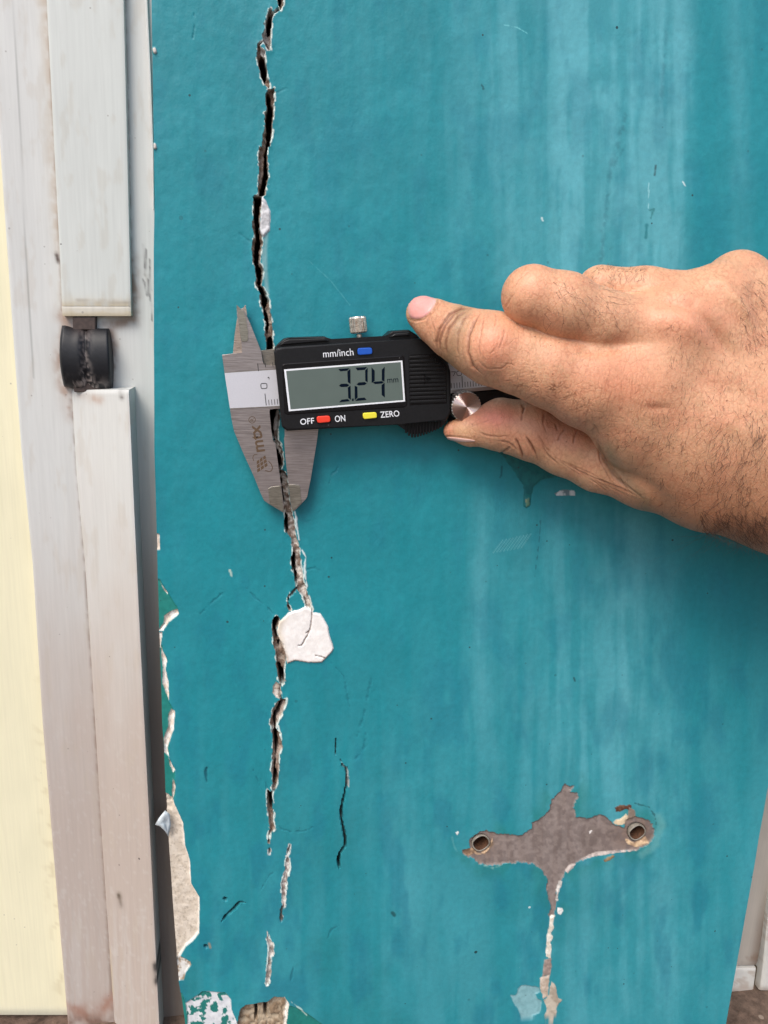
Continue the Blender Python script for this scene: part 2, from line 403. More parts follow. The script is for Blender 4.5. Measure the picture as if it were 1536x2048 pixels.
        e = sst(2.2, 0.8, np.abs(d - 2.6 + jit[idx])) * sst(0.5, 0.62, rn[idx]); lerp(idx, W8 * 0.85, e * 0.8)
    for pts in (z5([(600, 260), (540, 330), (470, 360)]), z5([(500, 700), (560, 690), (610, 720)]), z4([(505, 1000), (540, 1030), (600, 1025)]), z4([(460, 1690), (400, 1640), (330, 1590), (290, 1650)]), z4([(565, 640), (620, 620), (660, 600)]), z6([(690, 300), (740, 420), (785, 470)])):
        idx, d, t = line_dist(px, py, pts); e = sst(1.3, 0.3, d + 1.6 * jit[idx]) * (1 - 0.7 * t); lerp(idx, deep * 0.5, e * 0.35); H[idx] -= 0.15 * e
    # long crack, from the top down
    crack(z4([(596, -105), (642, -105), (642, -5), (636, 35), (622, 72), (608, 45), (596, 0)]), [z4([(598, -100), (625, -100), (620, 0), (612, 30), (600, 10)])])
    crack(z4([(548, 40), (556, 75), (572, 95), (560, 150), (555, 210), (548, 345), (530, 340), (515, 295), (497, 275), (495, 230), (510, 195), (515, 140), (525, 100)]),
          [z4([(540, 90), (560, 110), (552, 180), (530, 240), (515, 200), (525, 130)])], c1=lin(120, 110, 102), c2=lin(175, 170, 165))
    crack(z4([(468, 290), (480, 318), (515, 350), (512, 400), (520, 470), (528, 530), (545, 560), (545, 600), (525, 600), (505, 575), (480, 525), (465, 440), (455, 395), (458, 330)]),
          [z4([(475, 360), (505, 385), (515, 460), (518, 510), (505, 570), (485, 520), (475, 440)])])
    area('filler_patch', z4([(480, 318), (515, 350), (513, 398), (478, 360)]), -0.4, W8, lin(200, 198, 195), 0.3, label='small white chip near the top of the crack')
    crack(z4([(530, 600), (560, 610), (578, 600), (578, 700), (572, 760), (565, 830), (562, 900), (548, 1000), (535, 1000), (530, 1060), (535, 1220), (525, 1270), (520, 1330), (495, 1345),
              (465, 1335), (465, 1250), (475, 1180), (465, 1090), (475, 1005), (490, 1000), (500, 910), (512, 850), (510, 770), (522, 760), (518, 650)]),
          [z4([(525, 620), (545, 640), (550, 690), (565, 740), (555, 800), (555, 880), (545, 990), (530, 1000), (522, 1060), (530, 1200), (520, 1260), (500, 1330), (475, 1330), (485, 1250),
               (500, 1180), (500, 1080), (520, 980), (515, 900), (515, 780), (525, 740)])])
    crack(np.vstack([z4([(440, 1330), (495, 1335), (490, 1400), (480, 1480), (475, 1560), (495, 1620), (498, 1660), (485, 1720), (482, 1790), (505, 1850), (500, 1900), (490, 1950), (530, 2010)]),
                     z2([(590, 60), (615, 110), (625, 200), (640, 300), (650, 400), (660, 540), (670, 650), (670, 780), (592, 780), (590, 600), (562, 520), (572, 430), (560, 300), (540, 220), (508, 140), (505, 60)]),
                     z4([(490, 2000), (470, 1980), (445, 1950), (450, 1850), (425, 1790), (425, 1720), (420, 1660), (440, 1620), (425, 1560), (420, 1520), (435, 1490), (430, 1400)])]),
          [z4([(438, 1340), (485, 1345), (478, 1420), (470, 1500), (470, 1580), (480, 1640), (470, 1720), (470, 1800), (495, 1880), (480, 1950), (520, 2030), (530, 2070), (510, 2075), (495, 2040),
               (475, 1990), (455, 1930), (450, 1850), (430, 1790), (435, 1720), (450, 1640), (440, 1560), (435, 1480)]),
           z2([(515, 20), (560, 30), (585, 90), (590, 140), (575, 220), (600, 300), (608, 400), (600, 490), (582, 500), (580, 430), (566, 320), (550, 220), (520, 140)]),
           z2([(595, 560), (640, 540), (660, 600), (655, 760), (600, 760), (590, 620)])], rim=1.0)
    area('filler_patch', z4([(490, 1338), (520, 1370), (548, 1440), (550, 1495), (545, 1570), (520, 1600), (500, 1625), (478, 1580), (480, 1500), (488, 1420)]), -0.5,
         lin(214, 214, 216), lin(182, 182, 184), 0.5, 2.5, 0.5, label='long white chip beside the upper crack')
    # pale scuff beside it
    for pts, w in ((z4([(520, 1600), (512, 1700), (515, 1850), (530, 2048)]), 7), (z4([(495, 1690), (500, 1900)]), 3)):
        idx, d, t = line_dist(px, py, pts); e = 0.5 * sst(w, 0, d) * sst(0.3, 0.6, st[idx] + 0.1); lerp(idx, lin(150, 180, 180), e)
    # between the jaws and on down to the patch
    crack(z3([(620, -100), (725, -100), (725, 160), (735, 250), (720, 400), (715, 520), (745, 540), (752, 600), (775, 680), (775, 790), (765, 830), (722, 830), (690, 560), (640, 420), (600, 160)]),
          [z3([(620, 160), (700, 160), (680, 250), (660, 350), (670, 450), (690, 520), (665, 530), (640, 400), (625, 250)]),
           z3([(690, 560), (715, 640), (735, 690), (760, 800), (725, 880), (705, 750)])], c1=CR1, c2=GR2, rim=1.0)
    crack(np.vstack([z3([(722, 850), (765, 845), (800, 870), (820, 930), (832, 1000), (842, 1080), (852, 1200), (872, 1300), (900, 1400)]),
                     z5([(410, 420), (430, 480), (445, 550), (460, 700), (475, 790), (500, 860), (520, 920), (540, 1000), (500, 990), (485, 960), (465, 900), (425, 850), (415, 800), (390, 700),
                         (380, 610), (395, 590), (380, 470), (335, 410), (335, 290)]), z3([(780, 1300), (770, 1180), (735, 1000)])]),
          [z3([(735, 870), (755, 880), (760, 1000), (770, 1150), (782, 1240), (765, 1240), (745, 1020)]),
           z5([(335, 290), (350, 320), (358, 420), (345, 445), (335, 400)]), z5([(385, 600), (402, 590), (415, 680), (428, 800), (420, 850), (405, 780), (390, 700)])],
          depth=2.0, c1=lin(128, 110, 98), c2=GR2, rim=1.0)
    for pts, w in ((z5([(408, 270), (415, 340), (430, 420), (440, 480)]), 2.6), (z5([(462, 560), (490, 610), (480, 680), (487, 760), (500, 830)]), 2.2), (z3([(905, 1330), (925, 1400), (930, 1480)]), 2.5)):
        idx, d, t = line_dist(px, py, pts); e = sst(w, w * 0.4, d + jit[idx]) * 0.9; lerp(idx, lin(205, 220, 220), e); H[idx] += 0.2 * e
    crack(z5([(368, 878), (352, 930), (345, 980), (362, 1010), (385, 1022), (375, 985), (360, 940)]), [z5([(362, 900), (352, 950), (365, 1005), (378, 1010), (366, 960)])], rim=0.5)
    crack(z5([(250, 1060), (275, 1045), (300, 1060), (290, 1110), (275, 1150), (285, 1200), (325, 1250), (338, 1300), (348, 1350), (335, 1420), (328, 1460), (338, 1530), (315, 1565), (300, 1550),
              (275, 1480), (265, 1400), (265, 1310), (245, 1240), (240, 1150), (240, 1090)]),
          [z5([(250, 1060), (275, 1050), (295, 1062), (286, 1110), (270, 1150), (280, 1240), (300, 1250), (290, 1300), (270, 1260), (255, 1200), (245, 1150), (245, 1100)]),
           z5([(275, 1400), (300, 1420), (325, 1480), (332, 1530), (315, 1560), (295, 1530), (280, 1470)])], depth=2.5)
    idx, d = area('filler_patch', z5([(335, 1050), (360, 1022), (400, 1008), (440, 1000), (490, 975), (540, 1005), (545, 1020), (600, 1030), (635, 1085), (655, 1125), (665, 1190), (690, 1260), (697, 1290), (680, 1320), (640, 1360), (610, 1390),
                              (560, 1394), (500, 1392), (410, 1378), (350, 1400), (345, 1350), (320, 1300), (295, 1230), (275, 1160), (290, 1090)]), -0.7,
                  lin(238, 234, 230), lin(232, 227, 222), 0.25, 1.8, 0.05, rgh=0.7, soft=0.8, label='round white patch of bare filler in the middle of the crack')
    e = sst(20, 0, np.abs(d)) * sst(585, 560, px[idx]) * (d < 0); lerp(idx, lin(212, 196, 172), e * 0.7)
    e = sst(7, 0, np.abs(d)) * sst(1290, 1315, py[idx]) * (d < 0); lerp(idx, lin(175, 135, 105), e * 0.5)
    for pts in (z5([(535, 1000), (535, 1050), (528, 1110), (520, 1150), (490, 1175)]), z5([(515, 1165), (495, 1200), (460, 1262), (430, 1268)]), z5([(560, 1340), (600, 1345), (630, 1358)])):
        idx, d, t = line_dist(px, py, pts + 0.0); e = sst(1.7, 0.4, d + 0.5 * jitf[idx]); lerp(idx, lin(110, 80, 62), e * 0.8); H[idx] -= 0.6 * e
    area('filler_patch', z5([(245, 1570), (270, 1540), (300, 1560), (310, 1620), (290, 1665), (265, 1650), (245, 1620)]), 0.5, lin(170, 156, 142), lin(205, 196, 186), 0.4, 2, 0.8,
         label='small rough grey chip below the round patch')
    crack(np.vstack([z5([(275, 1690), (310, 1665), (345, 1665), (340, 1710), (320, 1780), (280, 1840), (270, 1880), (300, 1930), (308, 1990)]),
                     z6([(850, -5), (870, 60), (885, 150), (865, 200), (865, 290), (850, 390), (820, 460), (815, 420), (820, 390), (810, 300), (815, 200), (825, 130), (820, 40), (800, -10)]),
                     z5([(240, 1900), (220, 1850), (235, 1790), (245, 1740)])]),
          [z5([(290, 1700), (330, 1680), (300, 1760), (265, 1820), (262, 1870), (280, 1930), (285, 2048), (262, 2048), (255, 1930), (245, 1850), (250, 1790), (270, 1740)]),
           z6([(825, 0), (840, 0), (850, 80), (850, 150), (838, 220), (842, 300), (845, 370), (825, 400), (820, 340), (830, 250), (835, 160), (830, 80)])], depth=2.0, c1=lin(126, 106, 92), c2=lin(176, 160, 148))
    crack(z6([(785, 435), (820, 455), (818, 560), (830, 590), (825, 660), (838, 690), (805, 730), (800, 790), (785, 785), (785, 740), (800, 700), (795, 620), (785, 580), (778, 500)]),
          [z6([(790, 440), (820, 490), (822, 590), (805, 580), (790, 500)])], c1=lin(126, 106, 92))
    crack(z6([(912, 872), (925, 880), (938, 930), (925, 1000), (908, 1100), (908, 1200), (890, 1225), (880, 1180), (876, 1050), (895, 980), (903, 920)]), [], depth=0.9, c1=lin(140, 126, 120), c2=lin(214, 210, 204), rim=0.8)
    crack(z6([(783, 1365), (792, 1420), (828, 1460), (828, 1530), (808, 1550), (812, 1640), (797, 1730), (772, 1740), (783, 1600), (792, 1480), (778, 1430)]), [], depth=0.8, c1=lin(136, 128, 120), c2=lin(196, 190, 184), rim=0.6)
    def hair(pts, w, depth, c=None, k=0.9, name=None, jj=0.7):
        idx, d, t = line_dist(px, py, pts); tap = np.clip(np.minimum(t, 1 - t) * 6, 0.35, 1); dd = d + jj * jit[idx]
        e = sst(w * 1.15, w * 0.45, dd / tap); lerp(idx, DK1 * 0.6 if c is None else c, e * k); H[idx] -= depth * e
        if name: names.append((name, None)); reg[idx[dd < w * tap]] = len(names) - 1
    hair(z6([(1270, 230), (1285, 270), (1312, 285), (1312, 400), (1290, 500), (1275, 570), (1280, 640), (1305, 760), (1300, 810), (1265, 860), (1258, 900), (1265, 958)]), 2.2, 3.0, name='crack')
    hair(z6([(1240, 90), (1238, 215)]), 1.8, 1.5, name='crack')
    hair(z6([(475, 1315), (510, 1270), (560, 1225), (600, 1180), (635, 1185)]), 2.6, 3.0, name='crack')
    hair(z6([(1262, 865), (1255, 900), (1262, 955)]), 2.8, 4.0)
    idx, d, t = line_dist(px, py, z6([(1268, 232), (1285, 270), (1310, 282), (1318, 400)]) + 2.0); lerp(idx, W8 * 0.8, 0.7 * sst(1.6, 0.5, d + jit[idx]))
    for p in (z6([(860, 640), (870, 690), (940, 715), (1040, 705), (1090, 680)]), z6([(940, 750), (925, 800)]), z6([(770, 370), (785, 440)]), z6([(740, 1100), (800, 1000), (850, 970)]),
              z6([(960, 1600), (945, 1700)]), z5([(50, 840), (120, 920), (190, 970), (245, 1030)]), z5([(680, 1400), (740, 1460), (775, 1500), (800, 1640), (815, 1720)]), z5([(980, 1510), (950, 1640), (920, 1800), (870, 1950)]),
              z6([(1190, 1420), (1210, 1370), (1270, 1330)]), z4([(25, 60), (35, 150), (20, 260)]), z3([(1300, 1010), (1330, 900), (1380, 860), (1400, 820)]), z3([(930, 1380), (1000, 1440), (1050, 1430)]),
              z8([(350, 560), (420, 490), (500, 420)]), z6([(1440, 50), (1430, 150), (1380, 220), (1320, 250)])):
        hair(p, 1.3, 0.18, deep * 0.6, 0.32, jj=1.4)
    # paint marks on the pale run at upper right
    for p, c, w in (                    (np.array([(1312, 330), (1309, 350)]), lin(40, 50, 50), 2.2), (np.array([(1300, 420), (1308, 418), (1302, 436)]), lin(40, 110, 112), 2.0), (np.array([(1294, 450), (1292, 475)]), lin(24, 110, 118), 4.0),
                    (np.array([(1366, 364), (1370, 372)]), lin(215, 230, 230), 1.8), (np.array([(1084, 436), (1086, 441)]), lin(205, 225, 225), 1.8), (np.array([(964, 170), (967, 178)]), lin(20, 60, 66), 1.5),
                    (np.array([(1298, 366), (1297, 415)]), lin(150, 205, 210), 1.3), (np.array([(1010, 50), (1035, 55), (1054, 66)]), lin(120, 200, 205), 1.2), (np.array([(1148, 1356), (1150, 1362)]), lin(30, 50, 52), 2.6),
                    (np.array([(1070, 1155), (1078, 1080), (1082, 1030)]), lin(30, 90, 104), 0.9), (np.array([(1005, 912), (1003, 950), (1000, 955)]), lin(20, 80, 92), 1.2),
                    (np.array([(460, 1140), (463, 1152)]), lin(190, 205, 190), 2.4), (np.array([(605, 510), (660, 560), (700, 610)]), lin(64, 146, 156), 0.8), (np.array([(785, 1825), (788, 1830)]), lin(20, 52, 52), 4.5)):
        idx, d, t = line_dist(px, py, p); lerp(idx, c, 0.7 * sst(w * 1.1, w * 0.3, d + 0.7 * jit[idx]))
    for pts, w, kk in (([(1340, 0), (1330, 100), (1322, 200)], 7, 0.28), ([(1252, 230), (1236, 290), (1222, 330), (1212, 420), (1203, 520)], 8, 0.42), ([(1245, 300), (1224, 340)], 4, 0.3)):
        idx, d, t = line_dist(px, py, pts); lerp(idx, lin(40, 96, 108), kk * sst(w, 0, d + 1.5 * jit[idx]) * sst(0.25, 0.6, rn[idx]))
    for k in range(9):   # scribbled scratches
        a = np.array([(986 + 7 * k, 1106 - 1.2 * k), (1006 + 7 * k, 1080 - 1.6 * k)]); idx, d, t = line_dist(px, py, a); lerp(idx, lin(110, 175, 182), 0.55 * sst(1.2, 0.3, d))
    area('paint_scar', np.array([(1108, 986), (1125, 980), (1148, 981), (1150, 992), (1135, 990), (1112, 992)]), 0.15, lin(200, 208, 214), lin(110, 130, 140), 0.9, 1.5, 0.3, region=False)
    # dark green patch with a run, half behind the hand
    area('paint_run', np.array([(985, 895), (1060, 880), (1180, 930), (1190, 950), (1150, 948), (1118, 953), (1080, 960), (1066, 975), (1060, 1010), (1052, 1018), (1046, 1012), (1048, 972), (1024, 938), (1008, 915)]),
         -0.35, lin(18, 98, 104), lin(22, 108, 112), 0.9, 3.0, 0.15, region=True, rgh=0.3, label='dark green paint run below the thumb')
    area('paint_run', np.array([(1050, 998), (1058, 995), (1058, 1010), (1051, 1014)]), -0.3, lin(130, 140, 110), lin(90, 130, 110), 0.5, region=False)
    # ---- left edge of the column: older green coat and bare plaster
    OG = lin(34, 126, 118)
    for q in ([(60, 340), (92, 340), (140, 420), (205, 520), (210, 560), (150, 600), (95, 665), (60, 640)],):
        area('old_green_coat', z8(q), 0.5, OG, OG * 0.93, 0.4, 1.6, 0.1, rgh=0.45, label='small triangle of old green paint where the top coat has peeled')
    area('old_green_coat', z8([(60, 760), (112, 760), (150, 1110), (190, 1180), (160, 1270), (150, 1460), (190, 1560), (190, 1700), (170, 1760), (100, 1760)]), 0.5, OG, OG * 0.9, 0.4, 1.6, 0.1, rgh=0.45,
         label='long strip of old green paint along the column edge')
    for q in ([(60, 50), (90, 60), (95, 155), (60, 160)], [(88, 335), (100, 370), (140, 420), (140, 437), (115, 410)], [(165, 545), (205, 533), (213, 560), (150, 612), (115, 665), (85, 665), (118, 620), (120, 575)],
              [(85, 680), (108, 672), (108, 700), (95, 775), (85, 760)], [(98, 765), (140, 850), (130, 905), (147, 980), (152, 1112), (110, 1000), (113, 900)],
              [(165, 1163), (188, 1168), (182, 1280), (142, 1400), (152, 1462), (118, 1430), (120, 1340), (148, 1270), (148, 1200)], [(148, 1462), (190, 1540), (176, 1562), (158, 1520)],
              [(176, 1598), (192, 1640), (182, 1700), (160, 1772), (170, 1700)], [(128, 1690), (150, 1700), (185, 1760), (170, 1800), (120, 1800)]):
        area('exposed_plaster', z8(q), 0.9, lin(226, 222, 216), lin(210, 196, 182), 0.4, 1.4, 0.3)
    idx, d = area('exposed_plaster', z6([(60, 470), (150, 480), (162, 520), (220, 650), (235, 800), (265, 900), (275, 1060), (330, 1150), (328, 1390), (290, 1440), (240, 1480), (200, 1545), (120, 1560), (90, 1000)]), 1.3,
                  lin(214, 202, 186), lin(200, 187, 170), 0.3, 1.6, 0.4, label='long strip of bare plaster at the lower left edge of the column')
    e = sst(5, 1, np.abs(d)) * (d < 0); lerp(idx, lin(226, 222, 214), e * 0.8)
    e = sst(0.66, 0.76, rn2[idx]) * sst(-3, -8, d); lerp(idx, lin(150, 138, 120), e * 0.5)
    area('exposed_plaster', z6([(180, 1535), (200, 1540), (270, 1580), (277, 1600), (240, 1650), (225, 1705), (180, 1705)]), 0.8, lin(214, 212, 206), lin(150, 128, 104), 0.4, 1.4, 0.6)
    area('old_green_coat', z6([(180, 1790), (215, 1790), (235, 1850), (260, 1900), (260, 2100), (180, 2100)]), 0.5, OG, OG * 0.85, 0.5, 1.5, 0.2, rgh=0.45, label='old green paint at the foot of the column edge')
    idx, d = area('exposed_plaster', z6([(235, 1860), (290, 1825), (350, 1782), (500, 1785), (538, 1830), (545, 1900), (585, 1990), (590, 2120), (240, 2120), (250, 1960)]), 0.6, lin(212, 214, 216), lin(200, 202, 206), 0.5, 1.5, 0.2,
                  label='white primer with green paint remnants at the foot of the wall')
    e = sst(0.53, 0.57, fbm(px[idx] / 11, py[idx] / 10, 81, 4)) * (d < 0); lerp(idx, OG * 0.8, e)
    area('old_green_coat', z6([(905, 1870), (960, 1880), (1020, 1910), (1100, 1960), (1200, 2030), (1260, 2110), (890, 2120)]), 0.4, OG * 0.9, OG * 0.8, 0.5, 1.5, 0.1, rgh=0.45, label='old green paint right of the broken hole at the foot')
    idx, d = area('broken_hole', z6([(605, 1895), (640, 1870), (780, 1850), (830, 1815), (900, 1818), (932, 1860), (915, 1960), (905, 2120), (560, 2120), (590, 1960)]), 2.6, lin(132, 112, 90), lin(166, 150, 128), 0.6, 3, 2.5,
                  label='broken hole at the foot of the wall showing brown masonry')
    e = sst(9, 3, np.abs(d)) * (d < 0) * sst(560, 572, px[idx]); lerp(idx, lin(222, 218, 210), e)
    for q in ([(690, 1875), (715, 1870), (720, 1990), (700, 2010)], [(755, 1850), (785, 1860), (780, 1990), (755, 1960)]):
        idx, d = poly_sdf(px, py, z6(q)); s = sst(0.5, -4, d + jit[idx]); H[idx] -= 9 * s; lerp(idx, DK2, s)
    for p in (z6([(370, 1478), (376, 1480)]), z6([(500, 1160), (504, 1162)])):
        idx, d, t = line_dist(px, py, p); s = sst(4, 2, d); lerp(idx, DK2, s); H[idx] -= 3 * s
    idx, d, t = line_dist(px, py, z6([(395, 1460), (402, 1485)])); lerp(idx, lin(140, 130, 110), 0.8 * sst(3.5, 1.5, d))
    idx, d, t = line_dist(px, py, z6([(380, 290), (372, 320), (380, 380)])); s = sst(3, 1, d + jit[idx]); lerp(idx, deep * 0.4, 0.7 * s); H[idx] -= 0.4 * s
    # white nibs along the top of the left edge
    for c in ((309, 99), (309, 290)):
        idx, d, t = line_dist(px, py, [c, (c[0] + 1, c[1] + 5)]); s = sst(4.2, 2.5, d); lerp(idx, lin(206, 198, 190), s); H[idx] += 0.6 * s
    for p in (z6([(945, 1850), (1010, 1900), (1045, 1940)]),):
        idx, d, t = line_dist(px, py, p); lerp(idx, lin(190, 215, 205), 0.7 * sst(2, 0.8, d + jit[idx]))
    # ---- cross shaped bare patch with two sleeves
    cross = z7([(800, 90), (835, 105), (865, 98), (840, 140), (885, 150), (888, 175), (855, 220), (870, 300), (950, 310), (1030, 288), (1080, 310), (1110, 350), (1180, 370), (1190, 330), (1240, 300), (1330, 320), (1360, 350),
                (1375, 390), (1370, 430), (1330, 480), (1260, 512), (1060, 537), (980, 552), (900, 582), (850, 610), (800, 660), (775, 720), (748, 780), (748, 870), (725, 930), (705, 960), (692, 930), (710, 890),
                (695, 830), (683, 770), (690, 700), (650, 640), (600, 600), (510, 592), (430, 600), (330, 615), (250, 600), (215, 565), (150, 545), (140, 510), (190, 500), (190, 440), (260, 390), (300, 384), (345, 405),
                (440, 412), (520, 420), (580, 380), (590, 340), (660, 300), (700, 260), (715, 190), (770, 140)])
    # greenish halo of older paint round it
    idx, d = poly_sdf(px, py, cross, 60); e = 0.45 * sst(42, 4, d) * sst(0.35, 0.6, fbm(px[idx] / 40, py[idx] / 50, 91, 3)) * (d > 0); lerp(idx, lin(34, 116, 108), e)
    jit += 3.0 * (vn(px / 3.4, py / 5.5, 97) - 0.5) * (px > 920) * (px < 1330) * (py > 1550)
    idx, d = area('bare_patch', cross, 0.55, lin(118, 105, 100), lin(134, 121, 115), 0.9, 1.6, 0.3, rgh=0.65, label='cross shaped bare grey patch')
    e = 0.25 * np.exp(-((px[idx] - 1119) / 16) ** 2 - ((py[idx] - 1698) / 22) ** 2) * (d < 0); lerp(idx, lin(84, 74, 70), e)
    for cx, cy, rr0 in ((962, 1688, 34), (1274, 1668, 40)):
        e = 0.55 * np.exp(-(np.hypot(px[idx] - cx, py[idx] - cy) / rr0) ** 2) * sst(0.3, 0.6, rn[idx]) * (d < 0); lerp(idx, lin(112, 82, 60), e)
    e = 0.25 * sst(0.55, 0.7, fbm(px[idx] / 22, py[idx] / 22, 99, 4)) * (d < 0); lerp(idx, lin(96, 84, 78), e)
    e = 0.14 * sst(0.4, 0.6, fbm(px[idx] / 10, py[idx] / 80, 95, 2)) * (d < 0); lerp(idx, lin(160, 150, 146), e)
    for q, c1, c2 in (([(900, 580), (960, 545), (1000, 528), (1100, 524), (1255, 510), (1262, 518), (1080, 538), (980, 556)], lin(190, 178, 170), lin(160, 148, 142)),
                      ([(800, 650), (830, 610), (868, 604), (850, 630), (815, 660)], lin(186, 174, 168), lin(170, 160, 152)),
                      ([(765, 712), (785, 712), (760, 780), (752, 835), (742, 835), (745, 770)], lin(176, 172, 166), lin(200, 196, 190)),
                      ([(748, 900), (755, 882), (780, 882), (790, 900), (770, 925), (755, 920)], lin(225, 225, 220), lin(225, 225, 220)),
                      ([(700, 935), (735, 930), (722, 980), (732, 1010), (708, 1040), (722, 1070), (708, 1100), (712, 1140), (705, 1200), (675, 1195), (680, 1110), (685, 1050), (700, 1000)], lin(226, 222, 210), lin(205, 196, 180)),
                      ([(668, 1215), (710, 1205), (715, 1250), (700, 1310), (655, 1320), (660, 1260)], lin(140, 124, 116), lin(170, 150, 140)),
                      ([(640, 1330), (700, 1310), (695, 1380), (690, 1450), (660, 1462), (640, 1400)], lin(200, 184, 168), lin(176, 158, 140)),
                      ([(715, 1352), (735, 1370), (745, 1410), (755, 1460), (780, 1470), (750, 1510), (745, 1560), (725, 1600), (662, 1597), (685, 1530), (665, 1475), (700, 1440), (705, 1380)], lin(160, 148, 132), lin(186, 176, 160)),
                      ([(1108, 335), (1130, 318), (1160, 312), (1195, 280), (1202, 300), (1185, 345), (1160, 355), (1120, 352)], lin(226, 206, 172), lin(210, 190, 160)),
                      ([(1118, 240), (1150, 228), (1220, 225), (1235, 262), (1190, 250), (1150, 268), (1128, 268)], lin(86, 52, 36), lin(110, 84, 66)),
                      ([(1210, 240), (1250, 260), (1250, 310), (1215, 330), (1200, 310)], lin(130, 116, 104), lin(150, 130, 110)),
                      ([(1040, 580), (1070, 560), (1110, 545), (1118, 555), (1090, 580), (1055, 590)], lin(140, 120, 90), lin(100, 84, 60)),
                      ([(140, 510), (200, 500), (250, 520), (200, 548), (160, 545)], lin(170, 140, 112), lin(120, 96, 76)),
                      ([(1190, 440), (1250, 470), (1320, 430), (1340, 470), (1260, 500), (1200, 480)], lin(216, 186, 150), lin(170, 140, 112)),
                      ([(205, 515), (260, 540), (320, 480), (335, 440), (345, 480), (290, 540), (230, 545)], lin(190, 160, 130), lin(130, 108, 88)),
                      ([(960, 400), (975, 395), (972, 408), (962, 412)], lin(235, 230, 225), lin(235, 230, 225)), ([(100, 400), (115, 385), (122, 398), (108, 415)], lin(225, 228, 225), lin(225, 228, 225))):
        area('remnant', z7(q), 0.3 - 0.45, c1, c2, 0.5, 1.5, 0.5, region=False)
    area('pale_patch', z7([(500, 1400), (520, 1380), (545, 1376), (590, 1385), (630, 1390), (642, 1420), (612, 1440), (625, 1465), (655, 1480), (648, 1530), (638, 1560), (600, 1575), (575, 1590), (525, 1602), (510, 1560), (495, 1530), (455, 1462), (450, 1442), (492, 1440)]),
         0.35, lin(128, 172, 178), lin(118, 162, 168), 0.5, 1.4, 0.1, label='pale blue grey patch of undercoat')
    for p, w, c in ((z7([(280, 610), (330, 628), (380, 615)]), 2.5, lin(120, 170, 165)), (z7([(1400, 300), (1420, 350), (1380, 480), (1300, 540)]), 12, lin(96, 160, 162)), (z7([(1250, 215), (1340, 240), (1380, 300), (1385, 350)]), 1.5, lin(24, 70, 70)),
                    (z7([(80, 430), (90, 490), (110, 520)]), 2, lin(80, 150, 155))):
        idx, d, t = line_dist(px, py, p, 30); lerp(idx, c, 0.6 * sst(w, w * 0.2, d + jit[idx]))
    for (cx, cy), r in ((z7([(262, 470)])[0], 15.5), (z7([(1262, 402)])[0], 15.5)):
        dd = np.hypot(px - cx, (py - cy) * 1.0); k = sst(r + 3, r, dd); H -= 12 * k; reg[(dd < r + 1)] = 0; lerp(np.arange(N), DK2, k * 0.9)
    co = M(X, H, Z)
    # ---- faces split by what they show
    i = np.arange(nz - 1)[:, None] * nx + np.arange(nx - 1)[None, :]
    F = np.stack([i, i + nx, i + nx + 1, i + 1], -1).reshape(-1, 4)
    fr = reg[F].max(1)
    root = empty('cracked_wall'); tag(root, 'cracked teal painted wall column behind the caliper and the hand', 'wall')
    c4 = np.concatenate([col, rough[:, None]], 1)
    for k, nm in enumerate(names):
        f = F[fr == k]
        if len(f) < 12: continue
        if k == 0: label = None; nm = 'painted_surface'
        else: nm, label = nm
        u, inv = np.unique(f, return_inverse=True)
        ob = mesh(nm, co[u], inv.reshape(-1, 4), m_wall, root, c4[u])
        if label: ob['label'] = label
    # sides of the column
    L = co.reshape(nz, nx, 3)[:, 0]; R = co.reshape(nz, nx, 3)[:, -1]
    for nm, E, s in (('wall_side', L, 0), ('wall_side', R, 1)):
        B = E.copy(); B[:, 1] = 0.12; v = np.vstack([E, B]); n = len(E); q = np.arange(n - 1)
        f = np.stack([q, q + 1, q + 1 + n, q + n], -1); f = f[:, ::-1] if s else f
        cc = np.tile(np.append(TEAL, 0.5), (len(v), 1)); mesh(nm, v, f, m_wall, root, cc, smooth=False)
    box('wall_core', -30, 219, -120, -22, GROUND - 4, 890, simple('bare_masonry', lin(110, 96, 84), 0.9, grain=0.2, gscale=200), root)
    # anchor sleeves in the two holes
    for p in (z7([(262, 468)])[0], z7([(1262, 400)])[0]):
        X0, _, Z0 = U(p[0], p[1], 0); bm = bmesh.new(); n = 28; prof = [(3.95, -11), (3.95, -0.1), (3.8, 0.25), (3.5, 0.3), (3.3, 0.0), (3.15, -11)]
        rings = [[bm.verts.new(M(X0 + r * math.cos(a) * 1.02, h + 0.25 * math.sin(3 * a + 1) * (h > -1), Z0 + r * math.sin(a))) for a in np.linspace(0, 2 * math.pi, n, endpoint=False)] for r, h in prof]
        for a in range(len(rings) - 1):
            for b in range(n): bm.faces.new((rings[a][b], rings[a][(b + 1) % n], rings[a + 1][(b + 1) % n], rings[a + 1][b])).material_index = 1 if a == len(rings) - 2 else 0
        sl = from_bm('anchor_sleeve', bm, m_ring, root, True); sl.data.materials.append(m_rust)
        bm = bmesh.new(); vs = [bm.verts.new(M(X0 + 3.3 * math.cos(a), -9.0, Z0 + 3.3 * math.sin(a))) for a in np.linspace(0, 2 * math.pi, n, endpoint=False)]; bm.faces.new(vs)
        from_bm('rusty_bore', bm, m_rust, sl)
    # loose curled flake on the left edge
    q = z6([(35, 662), (62, 618), (100, 570), (128, 590), (138, 660), (122, 745), (98, 705), (66, 672)])
    c = np.array([(355 - 8, 1640)]); V = []; Fc = []
    n = len(q); cx = q.mean(0)
    for ring, (s, hh) in enumerate(((1.0, 1.6), (0.66, 2.1), (0.33, 1.7))):
        for p in q:
            t = cx + (p - cx) * s; lift = hh * (1.0 if p[0] < 335 else 0.5) + 1.0 * max(0, (332 - t[0]) / 20); V.append(UM(t[0], t[1], lift))
    V.append(UM(cx[0], cx[1], 1.5))
